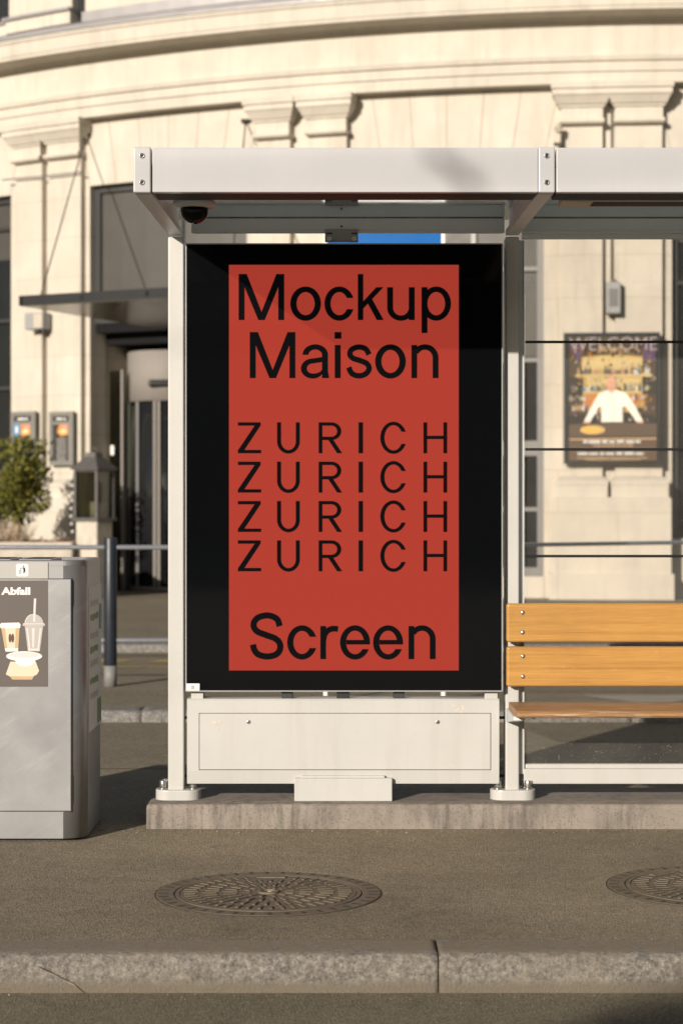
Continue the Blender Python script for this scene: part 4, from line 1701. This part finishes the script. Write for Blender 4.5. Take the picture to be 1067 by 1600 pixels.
for base, h0, h1, u0, u1 in ((436, 30, 75, 190, 800), (572, 30, 70, 160, 800), (650, 25, 55, 150, 300), (650, 25, 55, 650, 840), (730, 25, 55, 150, 300), (730, 25, 50, 660, 780)):
    u = u0
    while u < u1:
        w_ = rnd.uniform(12, 26)
        h_ = rnd.uniform(h0, h1) * 1.15
        if rnd.random() < .85:
            bs[rnd.choice(list(bs))] += [('poly', [(u, base), (u + w_, base), (u + w_, base - h_ * .6), (u + w_ * .65, base - h_ * .7), (u + w_ * .65, base - h_), (u + w_ * .35, base - h_), (u + w_ * .35, base - h_ * .7), (u, base - h_ * .6)])]
        u += w_ + rnd.uniform(2, 9)
for n_, s_ in bs.items():
    if s_:
        lay(PK[n_], s_)
for col_ in ('gold', 'tan', 'orange', 'palegold', 'dark', 'brown', 'pale', 'coffee', 'purple', 'lightgrey', 'glow'):
    lay(PK[col_], [('poly', ellip(rnd.uniform(150, 838), rnd.uniform(200, 815), rnd.uniform(3, 13), rnd.uniform(3, 11), n=12)) for _ in range(20)])
lay(PK['white'], pg((430, 575), (480, 555), (540, 570), (600, 590), (640, 640), (735, 815), (690, 828), (600, 700), (575, 700), (575, 822), (402, 822), (400, 700), (385, 700), (310, 828), (265, 820), (345, 660), (380, 595)))
lay(PK['lightgrey'], pg((484, 580), (496, 580), (494, 820), (486, 820)) + pg((400, 705), (412, 690), (408, 815), (402, 815)) + pg((575, 705), (562, 690), (568, 815), (575, 815)))
lay(PK['skin'], [('poly', ellip(484, 512, 38, 58, n=32))] + rect(464, 506, 545, 580) + [('poly', ellip(290, 826, 28, 12, n=20)), ('poly', ellip(712, 826, 26, 12, n=20))])
lay(PK['brown'], [('poly', ellip(470, 508, 5, 3, n=12)), ('poly', ellip(498, 508, 5, 3, n=12)), ('poly', ellip(484, 545, 12, 3, n=12))])
lay(PK['brown'], pg((145, 838), (400, 828), (600, 826), (845, 836), (845, 940), (145, 940)))
lay(PK['coffee'], rect(145, 845, 945, 1135))
lay(PK['gold'], [('poly', ellip(335, 885, 100, 36, n=32))])
lay(PK['glow'], [('poly', ellip(320, 885, 78, 26, n=32))])
lay(PK['tan'], pg((150, 955), (840, 950), (840, 962), (150, 966)))
for k, (u0, u1, v0, v1) in enumerate(((260, 720, 968, 994), (340, 660, 1006, 1018), (215, 745, 1064, 1088), (210, 770, 1106, 1116), (280, 720, 1122, 1130))):
    scribble(mb, PK['lightgrey'] if k in (0, 2) else PK['tan'], u0, u1, v0, v1, fp, ly[0] + .002 + k * .0003, 200 + k)
drawtext(mb, PK['welcome'], 'WELCOME', (150, 846, 140, 246), fp, ly[0] + .004, -.01)
draw(mb, PK['tan'], stroke(catmull([(375, 275), (410, 200), (405, 250), (430, 215), (440, 262), (470, 215), (480, 262), (510, 215), (505, 262), (560, 210), (545, 290), (600, 230)]), 7), fp, ly[0] + .006)
mb.build('print', po)
mb = MB()
mb.loft(glass('poster_glass', (.95, .95, .93)), [[fp(125, 120, .03), fp(855, 120, .03), fp(855, 1145, .03), fp(125, 1145, .03)], [fp(125, 120, .034), fp(855, 120, .034), fp(855, 1145, .034), fp(125, 1145, .034)]])
mb.build('glazing', po)

# ------------------------------------------------------------------ planter, topiary, lantern by the entrance
YPL = 28.3
pz = P(0, 847, YPL).z
mb = MB()
x0, x1 = P(-160, 0, YPL).x, P(113, 0, YPL).x
for (a0, a1, b0, b1) in ((x0, x1, YPL, YPL + .1), (x0, x1, YPL + .95, YPL + 1.05), (x0, x0 + .1, YPL + .1, YPL + .95), (x1 - .1, x1, YPL + .1, YPL + .95)):
    mb.box(CHALK, a0, a1, b0, b1, ZP, pz, .015)
mb.box(EARTH, x0 + .1, x1 - .1, YPL + .1, YPL + .95, pz - .12, pz - .05, 0)
single(mb, 'planter', ((x0 + x1) / 2, YPL + .5, ZP), 'long pale stone planter under the menu boards', 'planter')


def leafcloud(mb, m, n, fn, size, aspect=.42):
    t = bmesh.new()
    for k in range(n):
        p, d = fn(k)
        L = size * random.uniform(.6, 1.3)
        d = (d + Vector((random.gauss(0, .5), random.gauss(0, .5), random.gauss(0, .5)))).normalized()
        s1 = d.orthogonal().normalized()
        s1 = (Matrix.Rotation(random.random() * 6.28, 3, d) @ s1)
        a_ = t.verts.new(p)
        b_ = t.verts.new(p + d * L * .5 + s1 * L * aspect * .5)
        c_ = t.verts.new(p + d * L)
        e_ = t.verts.new(p + d * L * .5 - s1 * L * aspect * .5)
        t.faces.new((a_, b_, c_, e_))
    mb.add(t, m)


YB = 28.85
bc = P(30, 768, YB)
br = 60 / F * YB
bush = thing('topiary_bush', (bc.x, bc.y, pz - .06), 'round leafy olive green bush on a thin stem in the planter', 'bush')
mb = MB()
cl = [(Vector((random.gauss(0, 1), random.gauss(0, 1), random.gauss(0, 1))).normalized() * br * random.uniform(.25, .85), random.uniform(.26, .44) * br) for _ in range(34)]


def fn(k):
    c, r_ = random.choice(cl)
    v = Vector((random.gauss(0, 1), random.gauss(0, 1), random.gauss(0, 1))).normalized()
    p = bc + c + v * r_ * random.uniform(.55, 1.0)
    return p, (v * .6 + c.normalized() * .5 + Vector((0, 0, .5)))


leafcloud(mb, LEAF, 6500, fn, .075)


def fn2(k):
    a_ = random.random() * 6.28
    tip = bc + Vector((math.cos(a_) * br * random.uniform(0, .9), math.sin(a_) * br * random.uniform(0, .9), br * random.uniform(.7, 1.3)))
    return tip, Vector((0, 0, 1))


leafcloud(mb, LEAF, 420, fn2, .11)
mb.build('foliage', bush)
mb = MB()
mb.tube(BARK, [(bc.x, bc.y, pz - .1), (bc.x + .02, bc.y, bc.z - br * .9), (bc.x, bc.y, bc.z - br * .2)], [.035, .03, .02], 10)
for k in range(9):
    a_ = k * .7
    mb.tube(BARK, [(bc.x, bc.y, bc.z - br * .75), (bc.x + math.cos(a_) * br * .4, bc.y + math.sin(a_) * br * .4, bc.z - br * .1), (bc.x + math.cos(a_) * br * .7, bc.y + math.sin(a_) * br * .7, bc.z + br * .3)], [.018, .012, .005], 6)
mb.build('stem', bush)
# dry grasses and fallen leaves in the planter
mb = MB()
t = bmesh.new()
for k in range(420):
    x = random.uniform(x0 + .4, P(45, 0, YB).x)
    y = YPL + random.uniform(.15, .9)
    h = random.uniform(.18, .42)
    lean = Vector((random.gauss(0, .08), random.gauss(0, .08), h))
    wv = Vector((.006, 0, 0))
    p = Vector((x, y, pz - .06))
    vs = [t.verts.new(q) for q in (p - wv, p + wv, p + lean + wv * .3, p + lean - wv * .3)]
    t.faces.new(vs)
mb.add(t, STALK)
tag(mb.build('dry_grass'), 'dry straw coloured grass tufts standing in the planter', 'grass', kind='stuff')
mb = MB()


def fn3(k):
    return Vector((random.uniform(x0 + .2, x1 - .12), YPL + random.uniform(.12, .9), pz - .05 + abs(random.gauss(0, .03)))), Vector((random.gauss(0, 1), random.gauss(0, 1), .3))


leafcloud(mb, DRYLEAF, 900, fn3, .07, .6)
tag(mb.build('fallen_leaves'), 'fallen brown leaves heaped in the planter', 'leaves', kind='stuff')

YL = 28.4
lx0, lx1, lx2 = P(121, 0, YL).x, P(147, 0, YL).x, P(168, 0, YL).x
lz0, lz1, lz2 = P(0, 814, YL).z, P(0, 737, YL).z, P(0, 712, YL).z
rotl = R(-38)
lc = Vector((P(145, 0, YL).x, YL + .2, 0))
lw = .21
mb = MB()
mb.box(CHALK, lc.x - .19, lc.x + .19, lc.y - .19, lc.y + .19, ZP, lz0 - .001, .015, rot=Matrix.Rotation(R(-30), 3, 'Z'))
single(mb, 'lantern_pedestal', (lc.x, lc.y, ZP), 'square pale stone pedestal carrying the lantern by the door', 'pedestal')
ln = thing('lantern', (lc.x, lc.y, lz0), 'large grey metal lantern with glass sides on a stone pedestal', 'lantern')
RM = Matrix.Rotation(R(-30), 3, 'Z')


def lr(z, w_):
    return [lc + RM @ Vector((sx * w_, sy * w_, 0)) + Vector((0, 0, z)) for sx, sy in ((-1, -1), (1, -1), (1, 1), (-1, 1))]


LM = plain('lantern_metal', (.13, .125, .12), .5, .3, .2, 10)
mb = MB()
mb.loft(LM, [lr(lz0, lw * 1.12), lr(lz0 + .04, lw * 1.12), lr(lz0 + .05, lw * 1.0)])
mb.loft(LM, [lr(lz1, lw * .98), lr(lz1 + .03, lw * 1.02)])
for sx, sy in ((-1, -1), (1, -1), (1, 1), (-1, 1)):
    p = lc + RM @ Vector((sx * lw * .93, sy * lw * .93, 0))
    q = lc + RM @ Vector((sx * lw * .93, sy * lw * .93, 0))
    mb.box(LM, p.x - .022, p.x + .022, p.y - .022, p.y + .022, lz0 + .05, lz1, .004, rot=RM)
mb.build('frame', ln)
mb = MB()
mb.loft(LM, [lr(lz1 + .0305, lw * 1.2), lr(lz1 + .045, lw * 1.2), lr(lz2 - .02, lw * .45), lr(lz2, lw * .42), lr(lz2 + .05, lw * .4)])
mb.tube(LM, [lc + Vector((.05 * math.cos(R(a_)), 0, lz2 + .07 + .05 * math.sin(R(a_)))) for a_ in range(0, 361, 30)], .010, 6)
mb.build('roof', ln)
mb = MB()
mb.loft(LANTG, [lr(lz0 + .051, lw * .86), lr(lz1 - .001, lw * .86)], False)
mb.build('glass', ln)
mb = MB()
mb.cyl(PK['cream'], (lc.x, lc.y, lz0 + .05), (lc.x, lc.y, lz0 + .28), .06, n=24)
mb.build('candle', ln)
# string of clear bulbs beside the lantern
mb = MB()
lp = [P(113 + 1.5 * math.sin(k), 745 + k * 12, 28.6) for k in range(8)]
mb.tube(DARKM, lp, .006, 6)
for p in lp:
    t = bmesh.new()
    bmesh.ops.create_icosphere(t, subdivisions=2, radius=.022, matrix=Matrix.Translation(p + Vector((0, 0, -.015))))
    mb.add(t, PK['white'], True)
single(mb, 'bulb_string', lp[0], 'hanging string of small bulbs beside the lantern', 'string lights')

# ------------------------------------------------------------------ across the street behind the viewer (seen only in reflections), and unseen things added to throw stray shadows
mb = MB()
mb.box(CITY, -70, 60, -62, -50, -.15, 10.4, .05)  # unseen block added so the black glass mirrors something dark
for k in range(30):
    for j in range(3):
        x = -66 + k * 4.2
        mb.box(WPANE, x, x + 1.5, -50.02, -49.95, 1.5 + j * 3.1, 3.5 + j * 3.1, 0)
tag(mb.build('unseen_frontage'), kind='structure')
# unseen mast added as stand-in caster for the soft shadow on the near kerb
MX, MY = .69 - (5.3 + 12) * .555, -12
mb = MB()
mb.cyl(DARKM, (MX + .3, MY, ZR), (MX + .3, MY, 5.62), .30, n=32, bev=.02)
mb.cyl(DARKM, (MX + .3, MY, 5.62), (MX + .3, MY, 5.74), .33, .12, n=32)
single(mb, 'shadow_mast', (MX + .3, MY, ZR), 'unseen dark round mast added behind the viewer to cast a shadow', 'pillar')
# unseen tram wire over the road, its insulator shaped to shade a fascia patch
mb = MB()
fa = Vector((.385, YF, 2.452)) - SUN_DIR / SUN_DIR.y * 11.5
dw = Vector((1, .12, -.02)).normalized()
mb.tube(DARKM, [fa - dw * 40, fa, fa + dw * 40], .006, 6)
di = Vector((.75, 0, -.62)).normalized()
mb.tube(DARKM, [fa - di * .10, fa - di * .07, fa - di * .03, fa + di * .02, fa + di * .06, fa + di * .11], [.012, .03, .02, .015, .032, .012], 12)
single(mb, 'tram_wire', fa, 'thin overhead tram wire with an insulator', 'wire')
